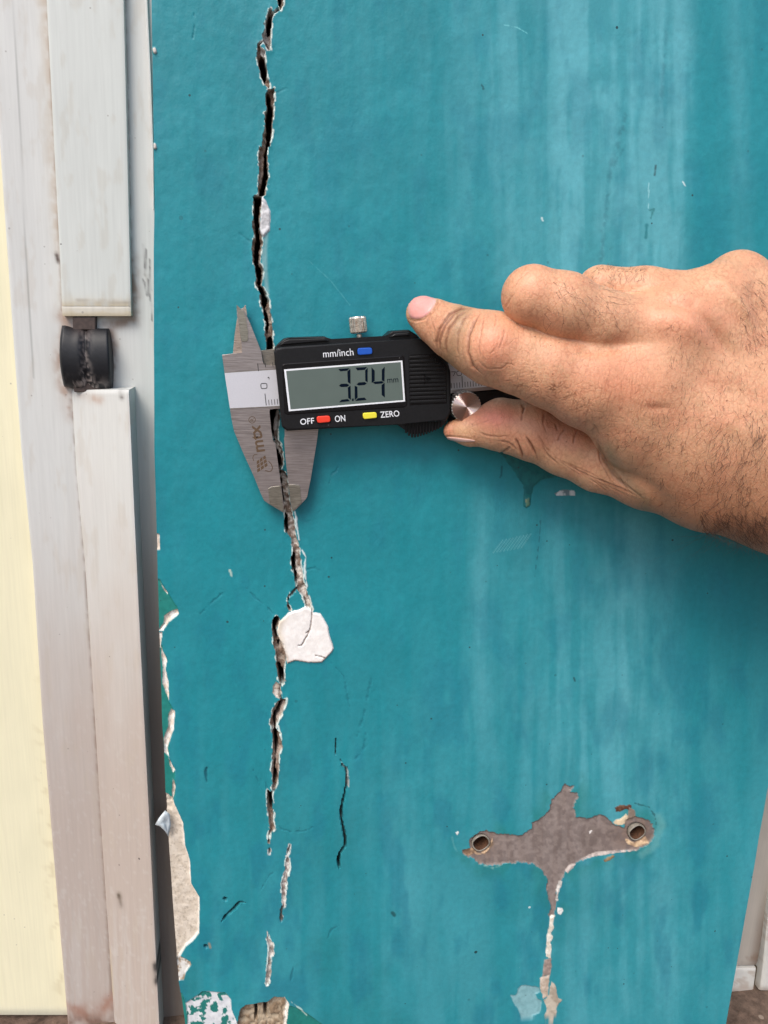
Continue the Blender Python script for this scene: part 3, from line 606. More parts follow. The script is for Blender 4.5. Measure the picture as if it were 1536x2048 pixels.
    for a in range(2):
        for b in range(n): Fc.append([a * n + b, a * n + (b + 1) % n, (a + 1) * n + (b + 1) % n, (a + 1) * n + b])
    for b in range(n): Fc.append([2 * n + b, 2 * n + (b + 1) % n, 3 * n])
    fl = mesh('paint_flake', np.array(V), Fc, m_flake, root); fl.modifiers.new('t', 'SOLIDIFY').thickness = 0.0003
    # more of the same building above: lintel side is out of frame
    return root
build_wall(); print('wall', round(time.time() - T0, 1))

# ================================================================== door frame on the left
WF = lin(200, 201, 198); DIRT_SHADE = lin(166, 146, 133); TAN = lin(168, 138, 108)
def grime(px, py):
    """bare white coating with dust film, stains and some painted shade at the foot; returns colour and roughness"""
    n = fbm(px / 40, py / 120, 201, 4); n2 = fbm(px / 6, py / 9, 205, 3); s = fbm(px / 5, py / 160, 209, 3)
    c = WF[None] * (0.95 + 0.08 * n)[:, None]
    a = sst(850, 1650, py + 260 * (n - 0.5)) * 0.72; c = c * (1 - a)[:, None] + DIRT_SHADE[None] * a[:, None]  # brown dirt and the fall-off of light to the foot, both in the colour
    b = sst(1780, 1850, py) * sst(0.5, 0.62, s) * 0.45; c = c * (1 - b)[:, None] + lin(186, 180, 174)[None] * b[:, None]
    d = sst(0.66, 0.74, n2) * sst(900, 1900, py) * 0.35; c = c * (1 - d)[:, None] + lin(190, 186, 180)[None] * d[:, None]
    f = fbm(px / 2.2, py / 300, 213, 2) * 0.6 + fbm(px / 9, py / 700, 217, 2) * 0.4; c = c * (0.955 + 0.09 * f)[:, None]
    b = sst(0.60, 0.72, fbm(px / 16, py / 60, 221, 4)) * 0.22; c = c * (1 - b)[:, None] + lin(176, 164, 148)[None] * b[:, None]
    return c, 0.38 + 0.2 * a + 0.12 * f
def stain(c, px, py, pts, w, colr, k, seed=301):
    idx, d, t = line_dist(px, py, pts, w * 2 + 2); n = fbm(px[idx] / 14, py[idx] / 16, seed, 4)
    e = np.clip(k * 0.85 * np.exp(-(d / w * 1.15) ** 2) * (0.35 + 0.75 * sst(0.3, 0.65, n)), 0, 0.92); c[idx] = c[idx] * (1 - e)[:, None] + np.asarray(colr)[None] * e[:, None]
def strip(name, Lp, Rp, y0, y1, h, hb, parent, colf, mat=m_frame, nu=24, step=5, edge=0.4, bulge=0.0, label=None, tilt=0.0):
    """a metal profile between two traced edges, given real thickness h..hb and softened edges"""
    Lp = np.array(Lp, float); Rp = np.array(Rp, float); ys = np.arange(y0, y1 + 0.1, step); ys[-1] = y1
    def ext(P, y):
        x = np.interp(y, P[:, 1], P[:, 0]); a = y < P[0, 1]; b = y > P[-1, 1]
        x = np.where(a, P[0, 0] + (y - P[0, 1]) * (P[1, 0] - P[0, 0]) / (P[1, 1] - P[0, 1]), x)
        return np.where(b, P[-1, 0] + (y - P[-1, 1]) * (P[-1, 0] - P[-2, 0]) / (P[-1, 1] - P[-2, 1]), x)
    xl = ext(Lp, ys); xr = ext(Rp, ys); u = np.linspace(0, 1, nu); ew = min(0.05, 3.0 / max(1.0, float((xr - xl).mean()))); u = np.concatenate([[0], [ew], u[(u > 1.6 * ew) & (u < 1 - 1.6 * ew)], [1 - ew], [1]])
    px = xl[:, None] * (1 - u) + xr[:, None] * u; py = ys[:, None] + 0 * u
    hh = np.full(px.shape, float(h)) + (tilt * (1 - u))[None]; hh += bulge * (1 - (2 * u - 1) ** 2)[None]; hh[:, 0] -= edge; hh[:, -1] -= edge; hh[0] -= edge; hh[-1] -= edge
    X, _, Z = U(px, py, h + (tilt * (1 - u))[None] + 0 * px); co = M(X, hh, Z); nv, nw = px.shape; c, r = colf(px.ravel(), py.ravel())
    co = co.reshape(-1, 3); col = np.concatenate([c, r[:, None]], 1)
    i = np.arange(nv - 1)[:, None] * nw + np.arange(nw - 1)[None]; F = np.stack([i, i + nw, i + nw + 1, i + 1], -1).reshape(-1, 4)
    rim = np.concatenate([np.arange(nw), np.arange(1, nv) * nw + nw - 1, (nv - 1) * nw + np.arange(nw - 2, -1, -1), np.arange(nv - 2, 0, -1) * nw])
    B = co[rim].copy(); B[:, 1] = -hb / 1000; b0 = len(co); nr = len(rim); k = np.arange(nr); k2 = (k + 1) % nr
    S2 = np.stack([b0 + k, b0 + k2, b0 + nr + k2, b0 + nr + k], -1)
    ob = mesh(name, np.vstack([co, co[rim], B]), np.vstack([F, S2]), mat, parent, np.vstack([col, col[rim], col[rim]]))
    sm = np.ones(len(ob.data.polygons), bool); sm[len(F):] = False; ob.data.polygons.foreach_set('use_smooth', sm)
    if label: ob['label'] = label
    return ob
fr = empty('door_frame'); tag(fr, 'white metal door frame with cover strips and black hinge at the left of the teal wall', 'door frame')
LE = [(-20, 0), (0, 300), (22, 620), (42, 900), (65, 1130), (85, 1450), (110, 1750), (135, 2040)]
S1L = [(93, 0), (120, 520), (125, 632)]; S1R = [(247, 0), (262, 632)]
S2L = [(143, 780), (153, 950), (170, 1130), (186, 1380), (205, 1700), (229, 2048)]; S2R = [(257, 780), (267, 1000), (280, 1280), (298, 1640), (318, 2048)]
def c_face(px, py):
    c, r = grime(px, py)
    stain(c, px, py, [(86, -20), (92, 20), (104, 240), (116, 500)], 14, lin(170, 152, 132), 0.65)
    stain(c, px, py, [(124, 630), (136, 650), (120, 720), (128, 770), (140, 830)], 16, lin(150, 118, 98), 0.8, 303)
    stain(c, px, py, [(262, 520), (268, 600), (268, 640), (215, 650), (225, 690)], 14, lin(130, 100, 78), 0.9, 305)
    stain(c, px, py, [(248, -20), (256, 300), (263, 600)], 5, lin(104, 84, 70), 0.8, 351); stain(c, px, py, [(94, -20), (121, 520), (125, 620)], 4, lin(132, 108, 90), 0.8, 353)
    stain(c, px, py, [(143, 800), (170, 1130), (205, 1700), (226, 2030)], 4, lin(122, 102, 88), 0.7, 355)
    stain(c, px, py, [(222, 660), (226, 720), (226, 770), (215, 785)], 11, lin(120, 96, 84), 0.8, 307)
    stain(c, px, py, [(113, 508), (116, 522)], 4.5, lin(60, 34, 22), 1.2, 309)
    [stain(c, px, py, [(x, y), (x + 3, y + L)], 1.6, lin(80, 76, 76), 0.9, 311) for x, y, L in ((287, 490, 60), (293, 500, 90), (299, 520, 60), (297, 560, 40), (301, 590, 50), (290, 566, 26), (286, 560, 8))]
    stain(c, px, py, [(135, 2015), (180, 2030), (226, 2000)], 18, lin(150, 110, 92), 0.9, 315)
    stain(c, px, py, [(140, 2044), (225, 2044)], 16, lin(110, 80, 66), 0.9, 317)
    e = 0.35 * np.exp(-(np.abs(px - np.interp(py, [0, 500, 900], [27, 52, 75])) / 1.2) ** 2) * (py < 760); c *= (1 - e)[:, None]
    e = sst(268, 275, px - (py - 1000) * 0.045) * sst(750, 1500, py) * 0.72; c = c * (1 - e)[:, None] + lin(84, 68, 58)[None] * e[:, None]  # recess beside the lower strip: its shade painted in along with brown dirt
    return c, r
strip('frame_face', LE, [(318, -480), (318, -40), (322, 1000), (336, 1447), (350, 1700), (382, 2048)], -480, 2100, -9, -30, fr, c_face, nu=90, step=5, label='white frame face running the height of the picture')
def c_s1(px, py):
    c, r = grime(px, py); c = c * np.array([0.97, 1.0, 0.985])
    stain(c, px, py, [(126, 622), (190, 622), (262, 622)], 22, lin(196, 178, 140), 0.9, 321)
    stain(c, px, py, [(155, 601), (260, 604)], 4, lin(130, 110, 90), 0.5, 323)
    return c, r
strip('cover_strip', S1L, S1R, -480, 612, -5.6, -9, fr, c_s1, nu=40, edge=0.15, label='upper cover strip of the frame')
def c_lip(px, py):
    c, r = grime(px, py); e = (0.35 + 0.5 * sst(618, 632, py)) * (0.6 + 0.8 * fbm(px / 20, py / 6, 325, 3)); e = np.clip(e, 0, 0.9)
    c = c * (1 - e)[:, None] + lin(186, 172, 140)[None] * e[:, None]; return c, r
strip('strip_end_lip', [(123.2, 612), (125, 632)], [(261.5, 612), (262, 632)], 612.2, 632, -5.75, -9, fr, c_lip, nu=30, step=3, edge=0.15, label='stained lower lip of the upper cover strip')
def c_s2(px, py):
    c, r = grime(px, py); c = c * np.array([0.99, 0.985, 0.975])
    stain(c, px, py, [(240, 783), (243, 795)], 5, lin(70, 56, 50), 1.0, 331); stain(c, px, py, [(160, 790), (200, 800)], 10, lin(170, 140, 120), 0.7, 333)
    stain(c, px, py, [(238, 1790), (242, 1812)], 5, lin(70, 56, 40), 1.2, 335); stain(c, px, py, [(216, 1900), (222, 1990)], 5, lin(196, 180, 140), 0.9, 337)
    stain(c, px, py, [(311, 1930), (314, 1965)], 6, lin(50, 48, 48), 1.5, 339)
    pass
    return c, r
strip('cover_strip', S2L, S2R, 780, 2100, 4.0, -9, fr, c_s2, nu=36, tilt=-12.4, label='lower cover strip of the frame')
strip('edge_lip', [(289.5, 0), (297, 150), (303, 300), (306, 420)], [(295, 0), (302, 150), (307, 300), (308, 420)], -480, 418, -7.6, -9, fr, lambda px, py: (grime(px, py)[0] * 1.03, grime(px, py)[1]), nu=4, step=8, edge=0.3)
# the frame goes on above the picture
ztop = float(U(150, -481, -9)[2]); box('frame_upright', -86, -36, -30, -9.2, ztop, 880, m_white, fr)
# hinge
def hinge():
    top = np.array([775, 768, 775, 792, 800, 802, 797, 795, 797, 800, 802.0]); u = np.linspace(0, 1, 41); v = np.linspace(0, 1, 33)
    xl = lambda t: 118 + 10 * (2 * t - 1) ** 2 * 0.6 + 4.0 * t * t; xr = lambda t: 217 + 6.5 * t
    co = []; cl = []
    for t in v:
        for s in u:
            x = xl(t) * (1 - s) + xr(t) * s; y = 651 + 6 * sst(0, 0.3, s) + (122 + 2 * s) * t
            bul = math.sqrt(max(0, 1 - (2 * t - 1) ** 2 * 0.93)); seam = math.exp(-((s - 0.51) / 0.02) ** 2); valley = math.exp(-((s - 0.51) / 0.09) ** 2)
            h = -8.5 + 7.0 * bul - 0.8 * seam - 1.3 * valley - 1.5 * (max(0, abs(2 * s - 1) - 0.92) / 0.08) ** 2
            co.append(UM(x, y, h))
            n = float(vn(np.array(x / 3.2), np.array(y / 5.0), 401)); d = valley * (0.20 + 0.5 * t * t + 0.2 * abs(2 * t - 1)) + 0.9 * sst(0.72, 1.0, t) * math.exp(-((s - 0.5) / 0.33) ** 2)
            k = float(np.clip(sst(0.35, 0.85, n) * d * 1.2, 0, 0.7)); br = 0.5 * sst(0.25, 0.0, t) * math.exp(-((s - 0.45) / 0.25) ** 2)
            c = np.array([0.009, 0.010, 0.013]) * (1 - k) + lin(168, 158, 154) * k; c = c * (1 - br) + lin(70, 58, 54) * br; cl.append(c)
    n = len(u); m = len(v); i = np.arange(m - 1)[:, None] * n + np.arange(n - 1)[None]; F = np.stack([i, i + n, i + n + 1, i + 1], -1).reshape(-1, 4)
    co = np.array(co); rim = np.concatenate([np.arange(n), np.arange(1, m) * n + n - 1, (m - 1) * n + np.arange(n - 2, -1, -1), np.arange(m - 2, 0, -1) * n]); B = co[rim].copy(); B[:, 1] = 0.0095
    b0 = len(co); k = np.arange(len(rim)); k2 = (k + 1) % len(rim)
    return mesh('hinge', np.vstack([co, B]), np.vstack([F, np.stack([rim[k], rim[k2], b0 + k2, b0 + k], -1)]), m_rubber, fr, np.vstack([cl, np.array(cl)[rim]]))
hg = hinge(); hg['label'] = 'worn black curved hinge cover'
m_neck = simple('grimy_brown_plastic', lin(66, 54, 50), 0.7, grain=0.3, gscale=900)
prism('hinge_neck', [(145, 633), (191, 633), (191, 660), (145, 660)], -6.3, -9, m_neck, hg, 0.3)
prism('hinge_neck', [(146, 764), (205, 766), (206, 784), (148, 784)], -5.5, -9, m_neck, hg, 0.3)
# door leaf
def c_door(px, py):
    n = fbm(px / 60, py / 90, 501, 4); c = lin(227, 221, 190)[None] * (0.95 + 0.1 * n)[:, None]; dl = np.interp(py, [p[1] for p in LE], [p[0] for p in LE]) - px
    e = sst(0.60, 0.68, fbm(px / 13, py / 14, 505, 4)) * sst(34, 2, dl) * 0.28 * sst(1100, 1700, py); c = c * (1 - e)[:, None] + lin(170, 150, 110)[None] * e[:, None]
    e = sst(2008, 2030, py) * 0.5; c = c * (1 - e)[:, None] + lin(196, 196, 184)[None] * e[:, None]
    return c, 0.35 + 0 * px
m_door = frame_mat('pale_yellow_door_coating')
dr = empty('door_leaf'); tag(dr, 'pale yellow door leaf cut by the left edge of the picture', 'door')
strip('door_panel', [(-1200, -480), (-1200, 2100)], [(a + 16, b) for a, b in LE], -480, 2033, -13, -45, dr, c_door, m_door, nu=200, step=6, edge=0.8, label='yellow coated panel')
box('door_panel', -560, -84, -45, -13.5, float(U(-300, -481, -13)[2]), 880, simple('pale_yellow_plain', lin(226, 218, 178), 0.4, grain=0.03, gscale=40), dr)
# sill below the door
zs = float(U(70, 2037, -14)[2])
sl = box('door_sill', -560, -34, -60, -2, GROUND, zs - 0.6, m_neck if False else ground_mat(), None, 1.0); tag(sl, 'dirty brown concrete sill under the yellow door and white frame', 'sill')

# ================================================================== recessed frame at lower right
def build_right():
    r = empty('side_frame'); tag(r, 'recessed white frame beyond the right edge of the teal wall, above the brown floor', 'frame')
    hD = -45.0
    def cj(px, py):
        n = fbm(px / 14, py / 26, 601, 4); c = lin(176, 168, 158)[None] * (0.92 + 0.14 * n)[:, None]
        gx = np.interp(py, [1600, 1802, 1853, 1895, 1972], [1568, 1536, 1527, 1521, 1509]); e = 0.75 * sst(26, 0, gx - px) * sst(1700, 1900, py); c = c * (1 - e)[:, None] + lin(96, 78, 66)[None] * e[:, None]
        e = 0.7 * sst(1900, 1918, py) * sst(1926, 1916, py) * sst(0.35, 0.6, n); c = c * (1 - e)[:, None] + lin(120, 96, 80)[None] * e[:, None]
        return c, 0.45 + 0 * px
    strip('jamb', [(1380, 1400), (1380, 2000)], [(1600, 1400), (1536, 1802), (1527, 1853), (1521, 1895), (1513, 1935)], 1100, 1931, hD, -60, r, cj, nu=40, step=5, edge=0.4)
    def cs(px, py):
        n = fbm(px / 16, py / 14, 605, 4); c = lin(206, 204, 198)[None] * (0.9 + 0.14 * n)[:, None]; e = 0.6 * sst(1968, 1982, py + 8 * (n - 0.5)); c = c * (1 - e)[:, None] + lin(168, 150, 136)[None] * e[:, None]
        e = 0.6 * sst(0.6, 0.7, n) ; c = c * (1 - e)[:, None] + lin(170, 154, 140)[None] * e[:, None]
        return c, 0.5 + 0 * px
    strip('skirting_block', [(1380, 1930), (1380, 2000)], [(1513, 1935), (1507, 1982)], 1937, 1986, hD + 0.6, -60, r, cs, nu=30, step=3, edge=0.4)
    strip('post', [(1568, 1650), (1541, 1802), (1537, 1895 - 60), (1524, 1960), (1521, 1979)], [(1700, 1650), (1650, 1980)], 1100, 1983, hD + 3.5, -60, r, cs, nu=30, step=5, edge=0.8)
    strip('groove', [(1560, 1650), (1534, 1802), (1508, 1978)], [(1580, 1650), (1550, 1802), (1526, 1978)], 1100, 1984, hD - 1.4, -60, r, lambda px, py: (np.tile(lin(104, 94, 78), (len(px), 1)), 0.7 + 0 * px), nu=6, step=10, edge=0.1)
    box('jamb', 200, 900, -120, -61, GROUND, 880, m_white, r)
build_right(); print('frames', round(time.time() - T0, 1))

# ================================================================== digital caliper
cp = empty('digital_caliper'); tag(cp, 'digital caliper with black display body reading 3.24 mm, its jaws held across the crack', 'caliper')
HB = 5.6   # front of the beam
zoff = 1194.7
def lo(pts): return [(a, b + zoff) for a, b in pts]
fixed = z2([(245, 168), (350, 272), (400, 380), (462, 540), (508, 655), (530, 712), (540, 815), (552, 848), (575, 860), (660, 862), (760, 856)])
fixed = np.vstack([fixed, [(1150, 684), (1160, 764)], z2([(760, 1349), (700, 1350)]), z3([(620, 160), (616, 190), (640, 400), (655, 520), (688, 550), (700, 650), (722, 820), (747, 1000), (782, 1250), (782, 1342), (620, 1243), (558, 1202),
        (520, 1120), (440, 920), (330, 680), (215, 410), (185, 260), (170, 155)]), z2([(108, 940), (80, 738), (312, 716), (305, 590), (290, 540), (265, 340), (250, 300)])])
fj = prism('fixed_jaw', fixed, HB, 2.2, m_steel, cp, 0.12); fj['label'] = 'brushed steel beam with the left jaws'
prism('blade_tip', z2([(247, 172), (335, 250), (352, 330), (375, 470), (376, 578), (345, 588), (308, 588), (292, 540), (267, 340)]), HB + 0.25, HB - 1.0, m_bevel, fj, 0.1)
prism('blade_tip', z3([(605, 1065), (640, 1045), (745, 1030), (765, 1150), (781, 1332), (622, 1240)]), HB + 0.2, HB - 1, m_bevel, fj, 0.12)
mj = prism('moving_jaw', z3([(790, 300), (1190, 300), (1175, 400), (1160, 520), (1090, 950), (1050, 1160), (1030, 1190), (915, 1310), (885, 1332), (860, 1230), (845, 1080), (830, 950), (800, 700), (786, 510), (796, 480)]), HB - 0.2, 2.2, m_steel, cp, 0.12)
mj['label'] = 'right jaw below the display body'
prism('blade_tip', z3([(835, 1022), (900, 1018), (963, 1026), (972, 1100), (984, 1222), (886, 1326), (858, 1200), (845, 1080)]), HB + 0.1, HB - 1, m_bevel, mj, 0.12)
prism('inside_jaw', z2([(348, 165), (322, 205), (300, 215), (250, 330), (222, 520), (203, 722), (330, 712), (372, 500), (362, 260)]), 3.4, 1.6, steel('copper_tinted_steel', (0.52, 0.43, 0.37), 0.3, (1, 1, 8), 300), mj, 0.1)
prism('inside_jaw', z2([(525, 690), (560, 684), (680, 672), (680, 870), (560, 868)]), 2.9, 1.2, m_steel_dark, mj, 0.1)
# scale plate, cut by the body
plate = np.vstack([z2([(108, 940), (400, 920), (760, 896)]), [(1148, 702), (1158, 756)], z2([(760, 1320), (400, 1338), (170, 1349)])])
sp = prism('scale_plate', plate, HB + 0.15, HB - 0.2, m_plate, fj)
_zp = HB + 0.19
def tick(a, b, w, arr):
    a = np.array(a, float); b = np.array(b, float); n = np.array([-(b - a)[1], (b - a)[0]]); n = n / np.linalg.norm(n) * w / 2; arr.append([a + n, b + n, b - n, a - n])
tk = []
A0, A1 = np.array([532.6, 811.5]), np.array([925.0, 775.5])          # 0 and 70 mm on the lower edge of the plate
P0 = np.array(U(A0[0], A0[1], _zp)); P1 = np.array(U(A1[0], A1[1], _zp)); ex = (P1 - P0) / 70.0; ez = np.cross(ex, [0, 1, 0]); ez = ez / np.linalg.norm(ez) * 1.0
if ez[2] < 0: ez = -ez
def plp(mm, up): q = P0 + ex * mm + ez * up; return np.array(proj(*q))
for i in range(0, 106):
    L = 4.2 if i % 10 == 0 else (3.1 if i % 5 == 0 else 2.0)
    tick(plp(i, 0.1), plp(i, L), 1.2 if i % 10 else 1.5, tk)
for k in range(0, 30):
    mm = -1.3 + k * 2.54; tick(plp(mm, 14.9 - 0.3), plp(mm, 14.9 - (2.9 if k % 5 == 0 else 1.8)), 1.2, tk)
nt_ = flat('scale_marks', tk, _zp, m_ink, sp)
def glyph_box(pts, w, arr, closed=True):
    pts = np.array(pts, float); n = len(pts)
    for i in range(n if closed else n - 1): tick(pts[i] + 0.0, pts[(i + 1) % n], w, arr)
arr = []
glyph_box(z2([(530, 1064), (578, 1062), (590, 1072), (592, 1108), (582, 1120), (534, 1122), (524, 1112), (521, 1076)]), 1.5, arr)
flat('scale_number', arr, _zp, m_ink, sp); arr = []
glyph_box(z2([(598, 1000), (612, 990), (616, 1016)]), 1.4, arr, False); flat('scale_number', arr, _zp, m_ink, sp); arr = []
glyph_box(zh([(495, 985), (530, 984), (512, 1018)]), 1.2, arr, False)
flat('scale_number', arr, _zp, m_ink, sp); arr = []
glyph_box(zh([(545, 980), (570, 978), (578, 986), (580, 1005), (572, 1014), (550, 1016), (541, 1008), (539, 988)]), 1.2, arr)
for a, lab in ((10, '10'), (20, '20'), (30, '30'), (80, '80'), (90, '90')):
    if a in (80, 90): text('scale_number', lab, [plp(a - 3.4, 7.6), plp(a - 0.4, 7.6), plp(a - 0.4, 5.3), plp(a - 3.4, 5.3)], _zp, m_ink, sp)
flat('scale_number', arr, _zp, m_ink, sp)
for q in ([z2([(108, 940)])[0], z2([(760, 897)])[0]], [z2([(170, 1350)])[0], z2([(760, 1321)])[0]]):
    a = []; tick(q[0], q[1], 1.3, a); flat('plate_edge', a, HB + 0.17, m_steel_dark, sp)
# maker's mark etched on the jaw
he = HB + 0.03
text('etched_lettering', 'mtx', z3([(452, 655), (396, 345), (515, 338), (572, 640)]), he, m_brown, fj, 0.02)
a = []; c0 = np.array([422, 283.0]); ring = [(c0[0] + 37 * math.cos(t), c0[1] + 37 * math.sin(t)) for t in np.linspace(0, 2 * math.pi, 25)[:-1]]
glyph_box(z3(ring), 1.3, a)
c = z3([(470, 750), (575, 680), (605, 805), (478, 890)])
for i in range(3):
    for j in range(3):
        f = lambda u, v: (c[0] * (1 - u) + c[1] * u) * (1 - v) + (c[3] * (1 - u) + c[2] * u) * v
        g_ = 0.035; a.append([f(i / 3 + g_, j / 3 + g_), f((i + 1) / 3 - g_, j / 3 + g_), f((i + 1) / 3 - g_, (j + 1) / 3 - g_), f(i / 3 + g_, (j + 1) / 3 - g_)])
glyph_box(z3([(440, 750), (430, 715), (438, 688), (455, 676), (482, 675)]), 1.2, a, False)
glyph_box(z3([(608, 752), (640, 785), (655, 825), (645, 860), (615, 872), (570, 858)]), 1.6, a, False)
flat('etched_logo', a, he, m_brown, fj)
text('etched_lettering', 'R', z3([(402, 300), (402, 265), (442, 265), (442, 300)]), he, m_brown, fj)
# display body
lower = z1([(382, 352), (395, 335), (430, 302), (458, 296), (640, 290), (672, 308), (950, 292), (985, 262), (1072, 256), (1110, 280), (1200, 380), (1270, 420), (1284, 470), (1286, 680), (1264, 722), (1244, 726), (1020, 740), (446, 773), (420, 753)])
bd = prism('display_body', z1([(379, 372), (386, 352), (420, 343), (1068, 304), (1160, 300), (1255, 400), (1272, 430), (1284, 480), (1285, 680), (1262, 722), (1020, 738), (446, 772), (419, 752)]), 13.0, 9.0, m_black, cp, 0.7, 3)
prism('body_back', lower, 9.6, 0.5, m_black, bd, 0.4)
prism('top_shoulder', z1([(408, 334), (430, 312), (455, 304), (638, 298), (662, 312)]), 11.2, 9.0, m_black, bd, 0.3)
prism('top_shoulder', z1([(972, 292), (1000, 274), (1072, 268), (1073, 285)]), 11.2, 9.0, m_black, bd, 0.3)
prism('display_bezel', z1([(420, 436), (432, 428), (1032, 386), (1046, 394), (1062, 640), (1050, 652), (446, 690), (432, 682)]), 13.25, 12.5, m_black2, bd, 0.3)
fo = z1([(430, 458), (1036, 412), (1050, 622), (455, 672)]); fi = z1([(441, 466), (1028, 420), (1041, 615), (464, 663)])
dsp = flat('display', [fi], 13.32, m_lcd, bd); dsp['label'] = 'grey liquid crystal display showing 3.24 mm'
flat('display_border', [[fo[i], fo[(i + 1) % 4], fi[(i + 1) % 4], fi[i]] for i in range(4)], 13.34, m_white_print, bd)
D3 = [[(202, 757), (325, 748), (300, 775), (222, 782)], [(333, 755), (335, 922), (305, 900), (300, 785)], [(208, 940), (230, 920), (295, 917), (322, 934), (298, 952), (232, 955)], [(305, 960), (335, 940), (340, 1095), (310, 1075)], [(235, 1095), (305, 1085), (328, 1110), (210, 1123)]]
D2 = [[(388, 742), (515, 735), (493, 765), (410, 772)], [(523, 742), (523, 905), (497, 885), (495, 775)], [(402, 926), (425, 905), (490, 900), (513, 914), (490, 932), (425, 938)], [(380, 940), (410, 952), (413, 1070), (381, 1100)], [(415, 1078), (488, 1070), (512, 1096), (386, 1108)]]
D4 = [[(565, 738), (600, 775), (600, 888), (567, 910)], [(710, 732), (708, 895), (678, 882), (678, 765)], [(578, 906), (602, 896), (680, 890), (702, 902), (680, 916), (605, 922)], [(675, 932), (709, 908), (712, 1070), (677, 1042)]]
for nm, dd in (('digit', D3), ('digit', D2), ('digit', D4), ('decimal_point', [[(350, 1082), (370, 1081), (370, 1108), (351, 1109)]])):
    flat(nm, [z9(q) for q in dd], 13.37, m_seg, dsp)
text('unit_lettering', 'mm', z9([(738, 866), (858, 858), (860, 902), (740, 910)]), 13.37, m_seg, dsp)
text('body_lettering', 'mm/inch', z1([(629, 360), (783, 349), (787, 386), (631, 397)]), 13.03, m_white_print, bd, 0.0)
text('body_lettering', 'OFF', z1([(512, 711), (583, 705), (586, 735), (514, 742)]), 13.03, m_white_print, bd, 0.008)
text('body_lettering', 'ON', z1([(689, 695), (742, 691), (745, 723), (692, 728)]), 13.03, m_white_print, bd, 0.008)
text('body_lettering', 'ZERO', z1([(921, 674), (1019, 667), (1022, 698), (925, 706)]), 13.03, m_white_print, bd, 0.008)
def rr(q, r=0.16):
    q = np.array(q, float); out = []
    for i in range(4):
        p0 = q[i - 1]; p1 = q[i]; p2 = q[(i + 1) % 4]; L = min(np.linalg.norm(p0 - p1), np.linalg.norm(p2 - p1)) * 0.35
        a = p1 + (p0 - p1) / np.linalg.norm(p0 - p1) * L; b = p1 + (p2 - p1) / np.linalg.norm(p2 - p1) * L
        for t in (0, 0.33, 0.66, 1): out.append(a * (1 - t) ** 2 + 2 * p1 * t * (1 - t) * 1.0 + b * t * t)
    return np.array(out)
for q, m, lab in ((z9([(412, 528), (571, 522), (578, 594), (415, 607)]), m_blue, 'blue button beside mm/inch'), (z9([(468, 1241), (621, 1231), (628, 1295), (478, 1310)]), m_yellow, 'yellow button beside ZERO'),
                  (z1([(596, 699), (665, 695), (670, 727), (601, 734)]), m_red, 'red button between OFF and ON')):
    cq = q.mean(0); b_ = prism('button', rr(q), 13.75, 12.6, m, bd, 0.3, 3); b_['label'] = lab
    prism('button_recess', rr(cq + (q - cq) * 1.14), 13.04, 12.8, m_black2, bd)
# grip ridges
qa, qb, qc, qd = z9([(975, 605)])[0], z9([(1270, 590)])[0], z9([(1385, 1130)])[0], z9([(990, 1150)])[0]
prism('grip_pad', [z9([(972, 600)])[0], (872, 707.5), (894, 733), z9([(1390, 1135)])[0], z9([(986, 1155)])[0]], 13.12, 12.6, m_black2, bd, 0.1)
for k in range(12):
    t0 = (k + 0.12) / 12; t1 = (k + 0.80) / 12; e = lambda t: z9([(978 + 14 * t, 612 + 532 * t)])[0]; xr = [1200, 1270, 1335, 1372, 1375, 1378, 1378, 1380, 1380, 1382, 1382, 1384][k]
    g1 = lambda t: z9([(xr, 596 + 532 * t)])[0]
    prism('grip_ridge', [e(t0), g1(t0), g1(t1), e(t1)], 13.62, 13.0, m_black, bd, 0.22)
for k, (dx, hh) in enumerate(((0, 55), (16, 42), (32, 30), (48, 20), (62, 10))):
    prism('direction_mark', z9([(1142 + dx, 868 - hh), (1150 + dx, 868 - hh), (1150 + dx, 872 + hh), (1142 + dx, 872 + hh)]), 13.85, 13.3, m_black2, bd, 0.1)
# knurled thumb grip under the body
tg = prism('thumb_grip', z9([(820, 1350), (1400, 1305), (1385, 1352), (1320, 1395), (1250, 1430), (1060, 1475), (1000, 1475), (950, 1440), (885, 1395)]), 10.5, 2.0, m_black, cp, 0.3)
bm = bmesh.new()
for k in range(13):
    x = 948 + k * 32; yb = np.interp(x, [948, 1000, 1060, 1160, 1260, 1320, 1390], [1465, 1515, 1512, 1480, 1440, 1405, 1365]); prism('', z9([(x - 9, 1335 - k * 2), (x + 9, 1334 - k * 2), (x + 10, yb - 8), (x, yb), (x - 10, yb - 6)]), 11.2, 10.0, None, None, 0.25, 1, bm_in=bm)
from_bm('knurling', bm, m_black, tg)
prism('wheel_carriage', [(900, 786), (1010, 780), (1082, 786), (1090, 815), (1000, 830), (960, 842), (900, 850)], 4.6, 1.0, m_black, cp, 0.3)
# locking screw on top
def lathe_bm(bm, centre, axis, prof, n, cog=0.0, cogn=24):
    axis = Vector(axis).normalized(); s = axis.orthogonal().normalized(); t = axis.cross(s); R = []
    for r, z, kk in prof:
        ring = []
        for i in range(n):
            a = 2 * math.pi * i / n; q = r * (1 + (cog * (1 if (i // 2) % 2 else -1) if kk else 0)); ring.append(bm.verts.new(Vector(centre) + (axis * z + s * q * math.cos(a) + t * q * math.sin(a)) / 1000))
        R.append(ring)
    for a in range(len(R) - 1):
        for b in range(n): bm.faces.new((R[a][b], R[a][(b + 1) % n], R[a + 1][(b + 1) % n], R[a + 1][b]))
    bm.faces.new(R[0][::-1]); bm.faces.new(R[-1]); bmesh.ops.recalc_face_normals(bm, faces=bm.faces)
b0 = UM(*z9([(435, 440)])[0], 5.0); t0 = UM(*z9([(408, 180)])[0], 5.0); ax = Vector(t0) - Vector(b0); Ls = ax.length * 1000
